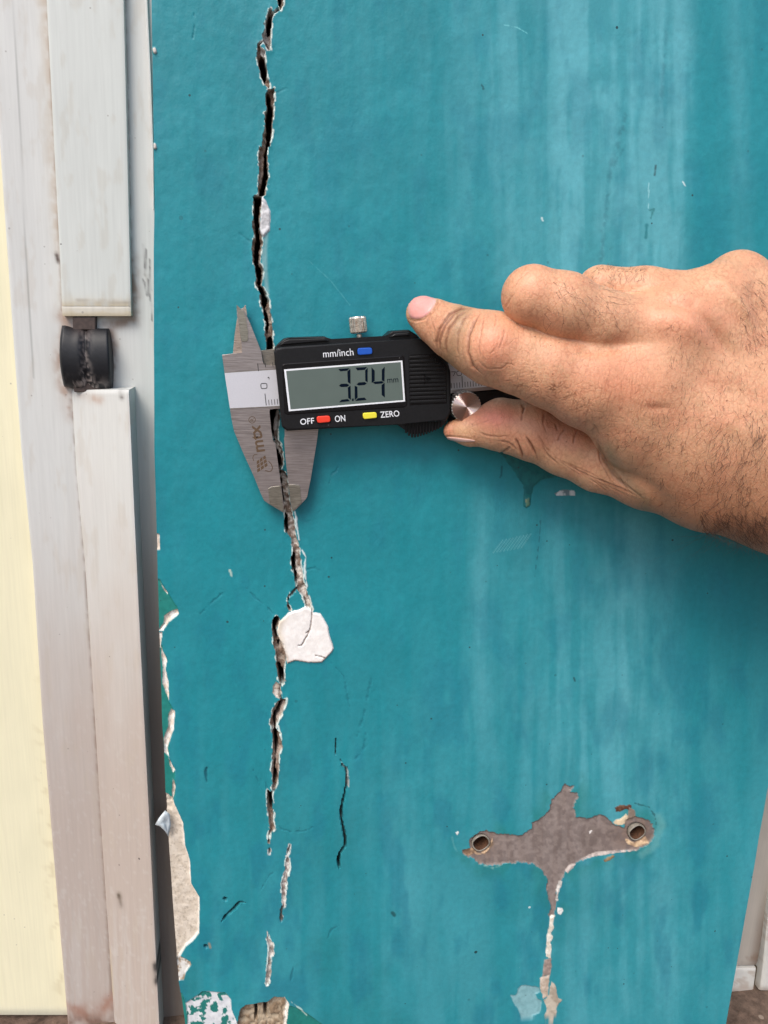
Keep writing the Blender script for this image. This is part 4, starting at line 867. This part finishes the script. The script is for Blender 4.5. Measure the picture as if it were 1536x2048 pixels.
bm = bmesh.new(); lathe_bm(bm, b0, ax, [(2.0 * 0 + 2.55, Ls * 0.30, 0), (2.9, Ls * 0.36, 1), (2.9, Ls * 0.93, 1), (2.6, Ls, 0), (1.4, Ls * 1.005, 0)], 88, 0.035)
lk = from_bm('locking_screw', bm, m_chrome, cp)
bm = bmesh.new(); lathe_bm(bm, b0, ax, [(0.95 + 0.12 * (i % 2), -1 + i * Ls * 0.035, 0) for i in range(12)], 20)
from_bm('screw_shank', bm, m_chrome, lk, True)
# roller with turned face
kc = np.array(UM(933.2, 814, 13.6)); rk = 29.6 * mmpx(933, 814, 13.6)
bm = bmesh.new(); lathe_bm(bm, kc, (0, -1, 0), [(rk * 1.0, -6.5, 1), (rk * 1.02, -6, 1), (rk * 1.02, -0.35, 1), (rk * 0.985, -0.1, 0)], 120, 0.02)
rw = from_bm('thumb_roller', bm, m_chrome, cp)
bm = bmesh.new(); n = 72; cv = bm.verts.new(Vector(kc) + Vector((0, -0.0001, 0)))
NR = 84; RR = []
for q in range(NR):   # fine turned grooves
    rr_ = rk * 0.985 * (q + 1) / NR; hh_ = 0.05 + (0.034 if q % 2 else 0.0)
    RR.append([bm.verts.new(Vector(kc) + Vector((rr_ * math.cos(a), -hh_, rr_ * math.sin(a))) / 1000) for a in np.linspace(0, 2 * math.pi, n, endpoint=False)])
for i in range(n): bm.faces.new((cv, RR[0][(i + 1) % n], RR[0][i]))
for q in range(NR - 1):
    for i in range(n): bm.faces.new((RR[q][i], RR[q][(i + 1) % n], RR[q + 1][(i + 1) % n], RR[q + 1][i]))
bmesh.ops.recalc_face_normals(bm, faces=bm.faces)
dobj = from_bm('roller_face', bm, m_disc, rw, False)
print('caliper', round(time.time() - T0, 1))

# ================================================================== the hand
def P3(px, py, h): a = U(px, py, h); return np.array([float(a[0]), float(h), float(a[2])])
def chain(pts):
    return [(P3(x, y, h), r * mmpx(x, y, h)) for x, y, h, r in pts]
INDEX = chain([(846, 627, 15, 34), (872, 644, 18, 41), (905, 663, 22, 50), (945, 682, 25, 60), (985, 697, 28, 71), (1040, 715, 31, 71), (1100, 738, 34, 75), (1180, 765, 36, 84), (1290, 760, 37, 95)])
MIDDLE = chain([(1064, 592, 36, 59), (1128, 613, 37, 64), (1200, 642, 37, 60), (1345, 668, 37, 66)])
MIDTIP = chain([(1064, 592, 36, 57), (1090, 620, 20, 46), (1150, 655, 11, 42), (1215, 680, 10, 40)])
RING = chain([(1200, 577, 22, 43), (1290, 588, 27, 50), (1430, 604, 33, 56)])
RINGTIP = chain([(1200, 577, 22, 42), (1225, 610, 10, 38), (1300, 650, 9, 36)])
PINKY = chain([(1350, 585, 14, 38), (1475, 572, 26, 52)])
THUMB = chain([(906, 861, 9.5, 19), (940, 860, 11, 30), (1000, 850, 14, 50), (1060, 860, 16, 57), (1130, 892, 18, 57), (1200, 922, 21, 60), (1300, 935, 27, 84), (1420, 945, 33, 118), (1560, 945, 36, 165)])
PALM = [chain([(1222, 697, 36, 58), (1345, 668, 38, 66), (1560, 860, 38, 160)]), chain([(1340, 690, 38, 60), (1420, 660, 37, 74), (1500, 640, 34, 90)]), chain([(1432, 606, 35, 58), (1600, 820, 36, 150)]), chain([(1474, 572, 28, 56), (1620, 760, 32, 130)]), chain([(1180, 765, 36, 80), (1290, 800, 37, 100), (1560, 880, 38, 170)]),
        chain([(1290, 850, 34, 90), (1420, 900, 36, 130), (1600, 920, 37, 190), (1900, 1010, 40, 215)])]
VOX = 0.9
def build_hand():
    lo_ = P3(800, 1000, 0); x0 = float(P3(800, 700, 10)[0]) - 2; x1 = float(P3(1700, 900, 40)[0]); z_lo = float(P3(1620, 1150, 20)[2]) - 22; z_hi = float(P3(1470, 500, 40)[2]) + 4
    xs = np.arange(x0, x1, VOX, dtype=np.float32); hs = np.arange(-1, 68, VOX, dtype=np.float32); zs_ = np.arange(z_lo, z_hi + 4, VOX, dtype=np.float32)
    def seg(P, a, ra, b, rb, flat_):
        e = b - a; L = e @ e + 1e-9; t = np.clip(((P[0] - a[0]) * e[0] + (P[1] - a[1]) * e[1] + (P[2] - a[2]) * e[2]) / L, 0, 1)
        dx = P[0] - a[0] - t * e[0]; dh = (P[1] - a[1] - t * e[1]) * flat_; dz = P[2] - a[2] - t * e[2]
        return np.sqrt(dx * dx + dh * dh + dz * dz) - (ra + (rb - ra) * t)
    def smin(a, b, k):
        h = np.clip(0.5 + 0.5 * (b - a) / k, 0, 1); return b * (1 - h) + a * h - k * h * (1 - h)
    def ch(P, c, k=2.0, flat_=1.0):
        d = None
        for i in range(len(c) - 1):
            s = seg(P, c[i][0], c[i][1], c[i + 1][0], c[i + 1][1], flat_); d = s if d is None else smin(d, s, k)
        return d
    def ball(P, px, py, h, r, fl=1.0):
        c = P3(px, py, h); rr_ = r * mmpx(px, py, h); return np.sqrt((P[0] - c[0]) ** 2 + ((P[1] - c[1]) * fl) ** 2 + (P[2] - c[2]) ** 2) - rr_
    def field(P):
        palm = None
        for i, c in enumerate(PALM):
            s = ch(P, c, 4, (1.45, 1.3, 1.45, 1.4, 1.35, 1.4)[i]); palm = s if palm is None else smin(palm, s, 9.0)
        # knuckle heads stand out of the back of the hand
        for q, k in (((1350, 652, 41, 42), 12), ((1445, 592, 37, 34), 9), ((1478, 556, 31, 34), 5)): palm = smin(palm, ball(P, *q), k)
        ix = ch(P, INDEX, 2.5, 1.05); ix = smin(ix, ball(P, 985, 692, 33, 56), 3)
        md = smin(ch(P, MIDDLE, 3), ch(P, MIDTIP, 2), 2.0); rg = smin(ch(P, RING, 3), ch(P, RINGTIP, 2), 2); pk = ch(P, PINKY, 3)
        th = ch(P, THUMB, 3, 1.1)
        d = smin(palm, ix, 6.0); d2 = smin(palm, md, 5.0); d3 = smin(palm, rg, 5.0); d = smin(d, d2, 0.6); d = smin(d, d3, 3.0); d = smin(d, smin(palm, pk, 5), 3.0)
        d = smin(d, th, 1.6)
        return d
    XX, HH, ZZ = np.meshgrid(xs, hs, zs_, indexing='ij'); D = field((XX, HH, ZZ)).astype(np.float32)
    # --- surface nets
    sgn = D < 0; nx, nh, nz = D.shape; acc = np.zeros((nx - 1, nh - 1, nz - 1, 3), np.float32); cnt = np.zeros((nx - 1, nh - 1, nz - 1), np.float32)
    for ax in range(3):
        o1, o2 = [q for q in range(3) if q != ax]
        for s1 in (0, 1):
            for s2 in (0, 1):
                sa = [slice(0, n - 1) for n in D.shape]; sa[o1] = slice(s1, D.shape[o1] - 1 + s1); sa[o2] = slice(s2, D.shape[o2] - 1 + s2)
                sb = list(sa); sb[ax] = slice(1, D.shape[ax]); A = D[tuple(sa)]; B = D[tuple(sb)]; c = (A < 0) != (B < 0)
                t = np.where(c, A / np.where(c, A - B, 1), 0); cnt += c
                acc[..., ax] += np.where(c, t, 0); acc[..., o1] += c * s1; acc[..., o2] += c * s2
    act = cnt > 0; vid = -np.ones(act.shape, np.int64); vid[act] = np.arange(act.sum())
    ii = np.argwhere(act).astype(np.float32); V = (ii + acc[act] / cnt[act][:, None]) * VOX + np.array([xs[0], hs[0], zs_[0]])
    Fq = []
    for ax in range(3):
        o1, o2 = [(1, 2), (2, 0), (0, 1)][ax]
        sa = [slice(1, n - 1) for n in D.shape]; sa[ax] = slice(0, D.shape[ax] - 1); sb = list(sa); sb[ax] = slice(1, D.shape[ax])
        A = sgn[tuple(sa)]; B = sgn[tuple(sb)]; E = np.argwhere(A != B); off = np.array([1, 1, 1]); off[ax] = 0; E = E + off; fl = A[tuple((E - off).T)]
        def vv(d1, d2): q = E.copy(); q[:, o1] -= d1; q[:, o2] -= d2; return vid[tuple(q.T)]
        q = np.stack([vv(1, 1), vv(0, 1), vv(0, 0), vv(1, 0)], 1); q[~fl] = q[~fl][:, ::-1]; Fq.append(q)
    Fq = np.vstack(Fq); Fq = Fq[(Fq >= 0).all(1)]
    Fq = Fq[:, ::-1]   # the axes (right, towards lens, up) are mirrored against the world
    def project(V, it=2):
        for _ in range(it):
            P = V.T; d = field(P); e = 0.05; gx = (field((P[0] + e, P[1], P[2])) - d) / e; gh = (field((P[0], P[1] + e, P[2])) - d) / e; gz = (field((P[0], P[1], P[2] + e)) - d) / e
            G = np.stack([gx, gh, gz], 1); G2 = (G ** 2).sum(1) + 1e-6; V = V - G * (d / G2)[:, None] * 0.9
        return V, G / np.sqrt(G2)[:, None]
    # --- subdivide twice (quads to quads), then settle on the surface
    for _ in range(2):
        Ea = np.stack([Fq, np.roll(Fq, -1, 1)], -1).reshape(-1, 2); Es = np.sort(Ea, 1); key = Es[:, 0] * len(V) + Es[:, 1]; uk, inv = np.unique(key, return_inverse=True)
        e0 = uk // len(V); e1 = uk % len(V); n0 = len(V); V2 = np.vstack([V, (V[e0] + V[e1]) / 2, V[Fq].mean(1)]); em = inv.reshape(-1, 4) + n0; fc = np.arange(len(Fq)) + n0 + len(uk)
        Fq = np.concatenate([np.stack([Fq[:, k], em[:, k], fc, em[:, k - 1]], 1) for k in range(4)]); V = V2
        # smooth a little before projecting
        deg = np.zeros(len(V)); sm = np.zeros_like(V)
        for a, b in ((0, 1), (1, 2), (2, 3), (3, 0)):
            for q in range(3): sm[:, q] += np.bincount(Fq[:, a], V[Fq[:, b], q], len(V)) + np.bincount(Fq[:, b], V[Fq[:, a], q], len(V))
            deg += np.bincount(Fq[:, a], minlength=len(V)) + np.bincount(Fq[:, b], minlength=len(V))
        V = V * 0.4 + sm / deg[:, None] * 0.6; V, Nn = project(V, 1)
    V, Nn = project(V, 1)
    return V, Fq, Nn
hV, hF, hN = build_hand(); print('hand verts', len(hV), len(hF), round(time.time() - T0, 1))

def finish_hand():
    global hV
    px, py = proj(hV[:, 0], hV[:, 1], hV[:, 2]); front = hN[:, 1] > -0.25
    disp = np.zeros(len(px)); col = np.tile(lin(206, 156, 122), (len(px), 1)); dent = np.zeros(len(px))
    def lerp(idx, c, w): col[idx] = col[idx] * (1 - w)[:, None] + np.asarray(c)[None] * w[:, None]
    ev = np.arange(len(px))
    n1 = fbm(px / 46, py / 40, 701, 4); n2 = fbm(px / 14, py / 12, 705, 4); n3 = fbm(px / 4, py / 4, 707, 2)
    lerp(ev, lin(200, 139, 108), 0.5 * sst(0.42, 0.68, n1)); lerp(ev, lin(188, 148, 114), 0.40 * sst(0.5, 0.7, n2)); lerp(ev, lin(164, 108, 80), 0.3 * sst(0.52, 0.75, n3))
    G = lambda x, y, sx, sy: np.exp(-((px - x) / sx) ** 2 - ((py - y) / sy) ** 2)
    lerp(ev, lin(226, 146, 118), 0.55 * G(985, 690, 50, 50)); lerp(ev, lin(226, 150, 120), 0.5 * G(1360, 635, 70, 50)); lerp(ev, lin(224, 156, 124), 0.4 * G(1060, 570, 50, 40)); lerp(ev, lin(220, 140, 108), 0.4 * G(1260, 770, 90, 50))
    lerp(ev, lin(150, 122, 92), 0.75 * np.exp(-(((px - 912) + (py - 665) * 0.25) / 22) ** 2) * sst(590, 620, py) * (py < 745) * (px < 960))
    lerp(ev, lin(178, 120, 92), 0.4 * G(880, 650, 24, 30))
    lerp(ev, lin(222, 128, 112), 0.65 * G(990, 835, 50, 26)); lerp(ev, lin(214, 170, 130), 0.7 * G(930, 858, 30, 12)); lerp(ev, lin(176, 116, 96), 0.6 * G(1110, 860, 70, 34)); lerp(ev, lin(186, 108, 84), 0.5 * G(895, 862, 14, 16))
    lerp(ev, lin(152, 100, 70), 0.68 * sst(840, 1060, py) * sst(1180, 1300, px)); lerp(ev, lin(120, 112, 88), 0.5 * np.exp(-(np.abs(px - np.interp(py, [880, 930, 1000], [1210, 1228, 1290])) / 16) ** 2) * sst(870, 900, py))  # lower wrist and thumb fold darkened, shade painted into the skin colour
    lerp(ev, lin(150, 92, 66), 0.6 * G(1312, 814, 26, 7)); disp -= 0.35 * G(1318, 815, 26, 8) * front
    lerp(ev, lin(232, 186, 146), 0.3 * np.exp(-(np.abs((px - 1432) * 0.88 - (py - 566)) / 9) ** 2) * sst(1430, 1450, px) * sst(1505, 1480, px))
    jx = 1.6 * (vn(px / 9, py / 9, 711) - 0.5) * 2
    def crease(pts, w=2.2, dep=0.22, k=0.5, c=lin(118, 74, 54)):
        m = np.flatnonzero(front); idx, d, t = line_dist(px[m], py[m], np.asarray(pts, float), 10); idx = m[idx]; tap = np.clip(np.minimum(t, 1 - t) * 5, 0.25, 1)
        e = np.exp(-((d + jx[idx] * 0.5) / (w * tap)) ** 2) * tap; disp[idx] -= dep * e; lerp(idx, c, e * k)
        bul = np.exp(-((d - w * 2.6) / (w * 1.3)) ** 2) * tap; disp[idx] += dep * 0.3 * bul
    def broad(pts, w, dep, col_=None, k=0.0):
        m = np.flatnonzero(front); idx, d, t = line_dist(px[m], py[m], np.asarray(pts, float), 3 * w); idx = m[idx]; e = np.exp(-(d / w) ** 2) * np.clip(np.minimum(t, 1 - t) * 4, 0.1, 1); disp[idx] -= dep * e
        if col_ is not None: lerp(idx, col_, e * k)
    broad([(1265, 590), (1335, 600), (1385, 612), (1420, 650), (1455, 700), (1500, 745)], 15, 1.5, lin(176, 128, 100), 0.25)
    broad([(1400, 548), (1450, 572), (1482, 612), (1510, 660)], 13, -1.0); broad([(1500, 560), (1520, 620), (1536, 680)], 12, 0.9)
    broad([(1290, 650), (1350, 640), (1400, 668)], 24, -0.8); broad([(1150, 700), (1200, 700), (1260, 690)], 14, 0.8)
    broad([(1400, 830), (1460, 850), (1530, 880)], 22, -0.6); broad([(1380, 760), (1450, 780), (1536, 800)], 20, 0.5)
    crease(zh([(390, 380), (385, 430), (335, 510), (275, 562), (205, 576), (150, 556)]), 1.6, 0.22, 0.45, lin(150, 92, 74)); crease(zt([(90, 440), (150, 430), (240, 438), (340, 452)]), 1.3, 0.12, 0.35)
    # creases over the end joint and the knuckle of the index finger
    for pts, w, dp, k in (([(660, 480), (580, 470), (480, 520), (400, 640), (375, 740), (385, 820)], 2.6, 0.45, 0.8), ([(600, 485), (520, 520), (440, 620), (400, 740), (420, 850)], 2.4, 0.35, 0.7), ([(640, 490), (560, 530), (480, 640), (450, 760), (470, 900)], 2.2, 0.3, 0.6),
                          ([(670, 500), (600, 560), (550, 680), (545, 800), (560, 880)], 2.0, 0.2, 0.45), ([(730, 510), (680, 590), (635, 700), (630, 830), (670, 940), (740, 1000)], 2.8, 0.42, 0.7), ([(765, 520), (740, 640), (720, 780), (740, 900)], 1.8, 0.14, 0.35),
                          ([(850, 500), (860, 560), (840, 640)], 1.5, 0.1, 0.3), ([(930, 620), (920, 700), (870, 830)], 1.6, 0.12, 0.35), ([(420, 420), (380, 470), (300, 560), (290, 640)], 1.6, 0.10, 0.3), ([(330, 560), (360, 640), (360, 720)], 1.4, 0.1, 0.25),
                          ([(700, 880), (780, 960), (900, 960), (980, 900)], 1.6, 0.12, 0.3), ([(880, 740), (850, 800), (800, 850)], 1.5, 0.1, 0.3)):
        crease(zh(pts), w, dp, k)
    # middle finger arc, thumb joint lines
    for pts, w, dp, k in (([(1000, 350), (960, 420), (930, 470)], 1.6, 0.15, 0.3), ([(1180, 150), (1110, 180), (1040, 240), (990, 330)], 1.5, 0.1, 0.25), ([(1060, 1240), (1080, 1280), (1070, 1330)], 2.2, 0.3, 0.6), ([(1010, 1500), (1050, 1600), (1080, 1690)], 2.4, 0.4, 0.85),
                          ([(1090, 1490), (1150, 1590), (1190, 1670)], 2.4, 0.35, 0.8), ([(940, 1620), (900, 1640), (960, 1600)], 2.0, 0.3, 0.7), ([(880, 1540), (960, 1560), (1040, 1620)], 1.8, 0.2, 0.5), ([(1190, 1480), (1250, 1580), (1300, 1650)], 1.8, 0.2, 0.5),
                          ([(700, 1460), (780, 1500), (880, 1510), (960, 1500)], 1.8, 0.15, 0.4), ([(620, 1440), (740, 1400), (840, 1360)], 1.5, 0.08, 0.2)):
        crease(zh(pts), w, dp, k)
    for pts in ([(730, 190), (710, 260), (700, 330)], [(880, 240), (870, 330), (900, 420)], [(960, 330), (985, 400)], [(1050, 360), (1000, 420), (980, 480)], [(1140, 370), (1110, 440), (1100, 500)], [(640, 430), (690, 520), (730, 610)], [(740, 440), (800, 540), (835, 630)],
                [(850, 470), (900, 570), (1000, 660)], [(580, 550), (610, 520), (600, 510)]): crease(zt(pts), 1.8, 0.2, 0.5)
    for s in range(14):   # flexure lines where the thumb meets the wrist
        a = zt([(900 + 30 * s, 560 + 16 * s)])[0]; b = a + np.array([60 + rng.random() * 40, 34 + rng.random() * 16]); crease([a, (a + b) / 2 + rng.normal(0, 1.5, 2), b], 1.1, 0.09, 0.28)
    crease([(1190, 878), (1207, 915), (1228, 952), (1262, 985)], 3.4, 0.5, 0.5, lin(100, 84, 66)); crease([(1196, 880), (1200, 920), (1222, 965)], 1.5, 0.2, 0.4)
    crease([(1215, 925), (1245, 965), (1290, 1000)], 2.0, 0.2, 0.35, lin(100, 90, 70))
    for s in range(60):   # stretched lines across the web and knuckle
        x = rng.uniform(1140, 1330); y = rng.uniform(735, 830); L = rng.uniform(14, 44); sl_ = rng.uniform(-0.35, 0.15); crease([(x, y), (x + sl_ * L * 0.5 + rng.normal(0, 1.5), y + L / 2), (x + sl_ * L, y + L)], 1.0, 0.06, 0.28, lin(160, 96, 70))
    for s in range(220):   # net of fine lines on the lower side of the index finger
        x = rng.uniform(1020, 1250); y = np.interp(x, [1020, 1130, 1200, 1250], [775, 815, 870, 900]) - rng.uniform(0, 60); L = rng.uniform(8, 22); th_ = rng.uniform(0, math.pi); crease([(x, y), (x + L * 0.5 * math.cos(th_) + rng.normal(0, 1.5), y + L * 0.5 * math.sin(th_) + rng.normal(0, 1.5)), (x + L * math.cos(th_), y + L * math.sin(th_))], 1.0, 0.045, 0.3, lin(130, 84, 60))
    disp += 0.10 * (fbm(px / 18, py / 16, 721, 3) - 0.5)
    V = hV + hN * disp[:, None]
    vg = np.clip(0.25 + 0.75 * sst(700, 900, py) + 0.0 * px, 0, 1)
    # mesh with a plainly extruded forearm beyond the picture
    co = M(V[:, 0], V[:, 1], V[:, 2]); me = bpy.data.meshes.new('hand')
    t = NT('tanned_skin'); a = t.n('Attribute', attribute_name='Col'); c = a.outputs['Color']
    w1 = t.n('TexVoronoi', feature='DISTANCE_TO_EDGE'); w1.inputs['Scale'].default_value = 950; t.l(t.map((1, 1, 1)), w1.inputs['Vector'])
    w2 = t.n('TexVoronoi', feature='DISTANCE_TO_EDGE'); w2.inputs['Scale'].default_value = 560; t.l(t.map((1.0, 1, 0.55), (0, 0.5, 0)), w2.inputs['Vector'])
    e1 = t.ramp(w1.outputs['Distance'], 0.0, 0.22); e2 = t.ramp(w2.outputs['Distance'], 0.0, 0.12)
    c = t.mix(1.0, c, t.mix(t.math('MAXIMUM', e2, t.ramp(t.noise(120, 3), 0.40, 0.62)), (0.90, 0.85, 0.82), (1.01, 1.01, 1.01)), 'MULTIPLY'); c = t.mix(1.0, c, t.mix(t.ramp(t.noise(1800, 4), 0.3, 0.7), (0.93,) * 3, (1.06,) * 3), 'MULTIPLY')
    c = specks(t, c, 420, 0.13, 0.35, lin(120, 70, 48)); t.col(c); t.set(Roughness=0.47, Subsurface_Weight=0.18, Subsurface_Scale=0.0022); t.b.inputs['Subsurface Radius'].default_value = (1.0, 0.35, 0.2); t.b.inputs['Specular IOR Level'].default_value = 0.4
    b1 = t.bump(e1, 0.00005, 0.6); b2 = t.bump(t.math('MAXIMUM', e2, t.ramp(t.noise(120, 3), 0.42, 0.68)), 0.0001, 0.45, b1); t.bump(t.noise(2200, 4), 0.00005, 0.6, b2)
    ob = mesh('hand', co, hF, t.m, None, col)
    bm = bmesh.new(); bm.from_mesh(ob.data); be = [e for e in bm.edges if e.is_boundary and e.verts[0].co.x > co[:, 0].max() - 0.003 and e.verts[1].co.x > co[:, 0].max() - 0.003]
    for i in range(4):
        r = bmesh.ops.extrude_edge_only(bm, edges=be); vs = [v for v in r['geom'] if isinstance(v, bmesh.types.BMVert)]; be = [e for e in r['geom'] if isinstance(e, bmesh.types.BMEdge)]
        cen = sum((v.co for v in vs), Vector()) / len(vs)
        for v in vs: v.co = cen + (v.co - cen) * (1.06 if i < 3 else 1.0) + Vector((0.05, -0.016, -0.018))
    bmesh.ops.edgeloop_fill(bm, edges=be)
    bm.to_mesh(ob.data); bm.free(); ob.data.polygons.foreach_set('use_smooth', np.ones(len(ob.data.polygons), bool)); ob.data.update()
    return ob, co
person = empty('person'); tag(person, 'bare hairy right hand reaching in from the right and gripping the caliper', 'person')
hand, hco = finish_hand(); hand.parent = person; hand['label'] = 'tanned hand with hairy wrist'
print('hand', round(time.time() - T0, 1))
tris = np.vstack([hF[:, [0, 1, 2]], hF[:, [0, 2, 3]]])
bvh = BVHTree.FromPolygons([Vector(v) for v in hco.tolist()], hF.tolist(), all_triangles=False)
camo = Vector((0, -DIST / 1000, -GROUND / 1000))
def hit(px, py):
    d = (Vector(UM(px, py, 0.0)) - camo).normalized(); r = bvh.ray_cast(camo, d); return r[0], r[1]
m_nail = simple('pink_fingernail', lin(214, 152, 142), 0.34, grain=0.04, gscale=300, Subsurface_Weight=0.2, Subsurface_Scale=0.001)
m_nail2 = simple('pale_thumbnail', lin(206, 168, 156), 0.3, grain=0.05, gscale=300)
def nail_mat(name, base):
    t = NT(name); a = t.n('Attribute', attribute_name='Col'); t.col(a.outputs['Color']); t.set(Roughness=0.33, Subsurface_Weight=0.2, Subsurface_Scale=0.001); t.bump(t.noise(900, 2, 0.5, t.map((1, 1, 4))), 0.00003, 0.5); return t.m
m_nail = nail_mat('pink_fingernail', 0)
def nail(poly, mat, lift=0.22, dome=0.25, label=None):
    poly = np.asarray(poly, float); c = poly.mean(0); n = len(poly); V = []; ok = True; rings = (1.0, 0.93, 0.75, 0.5, 0.25)
    pts = [(c + (p - c) * s, s) for s in rings for p in poly] + [(c, 0.0)]
    last = None
    for p, s in pts:
        a, nn = hit(p[0], p[1])
        if a is None:
            q = p.copy()
            for _ in range(30):
                q = q + (c - q) * 0.06; a, nn = hit(q[0], q[1])
                if a is not None: break
            if a is None: a, nn = last
        last = (a, nn)
        if nn.y > 0: nn = -nn
        V.append(a + nn * (lift + dome * (1 - s ** 3) - (0.35 if s == 1.0 else 0)) / 1000)
    Fc = []
    for r in range(len(rings) - 1):
        for i in range(n): Fc.append([r * n + i, r * n + (i + 1) % n, (r + 1) * n + (i + 1) % n, (r + 1) * n + i])
    b = (len(rings) - 1) * n
    for i in range(n): Fc.append([b + i, b + (i + 1) % n, len(V) - 1])
    pp = np.array([p for p, s_ in pts]); ss = np.array([s_ for p, s_ in pts]); tt = (pp[:, 0] - pp[:, 0].min()) / np.ptp(pp[:, 0])
    nc = lin(216, 150, 142)[None] * (1 - 0.0 * tt)[:, None]; w_ = sst(0.14, 0.0, tt) * 0.6 + sst(0.72, 1.0, tt) * 0.45 + 0.35 * sst(0.85, 1.0, ss); w_ = np.clip(w_, 0, 0.8)[:, None]; nc = nc * (1 - w_) + lin(222, 186, 172)[None] * w_
    o = mesh('fingernail', np.array([v[:] for v in V]), Fc, mat, hand, nc)
    if label: o['label'] = label
    return o
def smooth_poly(p, k=3):
    p = np.asarray(p, float)
    for _ in range(k):
        q = np.roll(p, -1, 0); p = np.stack([p * 0.75 + q * 0.25, p * 0.25 + q * 0.75], 1).reshape(-1, 2)
    return p
nail(smooth_poly(zh([(138, 470), (150, 420), (185, 375), (240, 352), (320, 352), (378, 385), (378, 430), (330, 505), (270, 555), (205, 566), (150, 548)]), 2), m_nail, 0.14, 0.22, 'pink nail of the forefinger')
nail(smooth_poly(zt([(95, 442), (150, 436), (230, 445), (330, 458), (362, 470), (300, 477), (200, 472), (120, 456)]), 2), m_nail2, 0.15, 0.15, 'edge of the thumbnail')
# ---- body hair
def hairs():
    V = []; Fc = []
    def strand(px, py, ang, L, bend, r=0.045):
        a, nn = hit(px, py)
        if a is None: return
        d = Vector(UM(px + math.cos(ang) * 5, py + math.sin(ang) * 5, 30)) - Vector(UM(px, py, 30)); d = d - nn * d.dot(nn); d.normalize(); sd = nn.cross(d)
        ln = L * 0.165 / 1000; n = 5; b0 = len(V)
        for i in range(n):
            t = i / (n - 1); p = a + d * ln * t + nn * (ln * (0.30 * t + 0.05 * t * t)) + sd * (ln * bend * t * t); rr_ = r * (1 - 0.8 * t) / 1000
            for k in range(3):
                q = 2 * math.pi * k / 3; V.append(p + (sd * math.cos(q) + nn * math.sin(q)) * rr_)
        for i in range(n - 1):
            for k in range(3): Fc.append([b0 + i * 3 + k, b0 + i * 3 + (k + 1) % 3, b0 + (i + 1) * 3 + (k + 1) % 3, b0 + (i + 1) * 3 + k])
    def patch(n, fx, ang, L, bend=0.3, r=0.045):
        for _ in range(n):
            x, y = fx(); an = ang(x, y) + rng.normal(0, 0.3); strand(x, y, an, L(x, y) * rng.uniform(0.5, 1.4), rng.normal(0.1, bend), r * rng.uniform(0.7, 1.2))
    R = rng.uniform
    # wrist and back of the hand: hairs run down, then down-left
    patch(340, lambda: (R(1250, 1536), R(820, 1085)), lambda x, y: math.radians(100 + (1536 - x) * 0.02 + R(-10, 25)), lambda x, y: 13 + 22 * (x - 1250) / 286, 0.45, 0.05)
    patch(75, lambda: (R(1430, 1536), R(860, 1085)), lambda x, y: math.radians(115), lambda x, y: 52, 0.7, 0.055)
    patch(170, lambda: (R(1330, 1536), R(650, 830)), lambda x, y: math.radians(105), lambda x, y: 11, 0.3, 0.045)
    patch(90, lambda: (R(1480, 1536), R(560, 700)), lambda x, y: math.radians(80), lambda x, y: 18, 0.4)
    patch(52, lambda: (R(1085, 1240), R(560, 650)), lambda x, y: math.radians(75 - (x - 1085) * 0.1), lambda x, y: 38, 0.5, 0.045)
    patch(80, lambda: (R(1180, 1290), R(535, 560)), lambda x, y: math.radians(110), lambda x, y: 15, 0.4, 0.04)
    patch(110, lambda: (R(1190, 1290), R(528, 545)), lambda x, y: math.radians(-70 + (x - 1190) * 0.25), lambda x, y: 11, 0.4, 0.035)
    # fringe below the wrist outline
    patch(260, lambda: (R(1400, 1536), R(1020, 1088)), lambda x, y: math.radians(60 + R(-40, 20)), lambda x, y: 52, 0.9, 0.05)
    if V:
        o = mesh('body_hair', np.array([v[:] for v in V]), Fc, m_hair, hand); o['kind'] = 'stuff'
hairs()
bpy.context.view_layer.update()
for o in [q for q in S.objects if q.type == 'EMPTY' and q.parent is None]:   # each thing's origin goes to its base
    pts = []
    for c in o.children:
        if c.type == 'MESH': pts += [Vector(b) for b in c.bound_box]
    lo_v = [min(p[k] for p in pts) for k in range(3)]; hi_v = [max(p[k] for p in pts) for k in range(3)]
    L = Vector(((lo_v[0] + hi_v[0]) / 2, (lo_v[1] + hi_v[1]) / 2, lo_v[2])); o.location = L
    for c in o.children: c.matrix_parent_inverse = Matrix.Translation(-L)
print('done', round(time.time() - T0, 1))
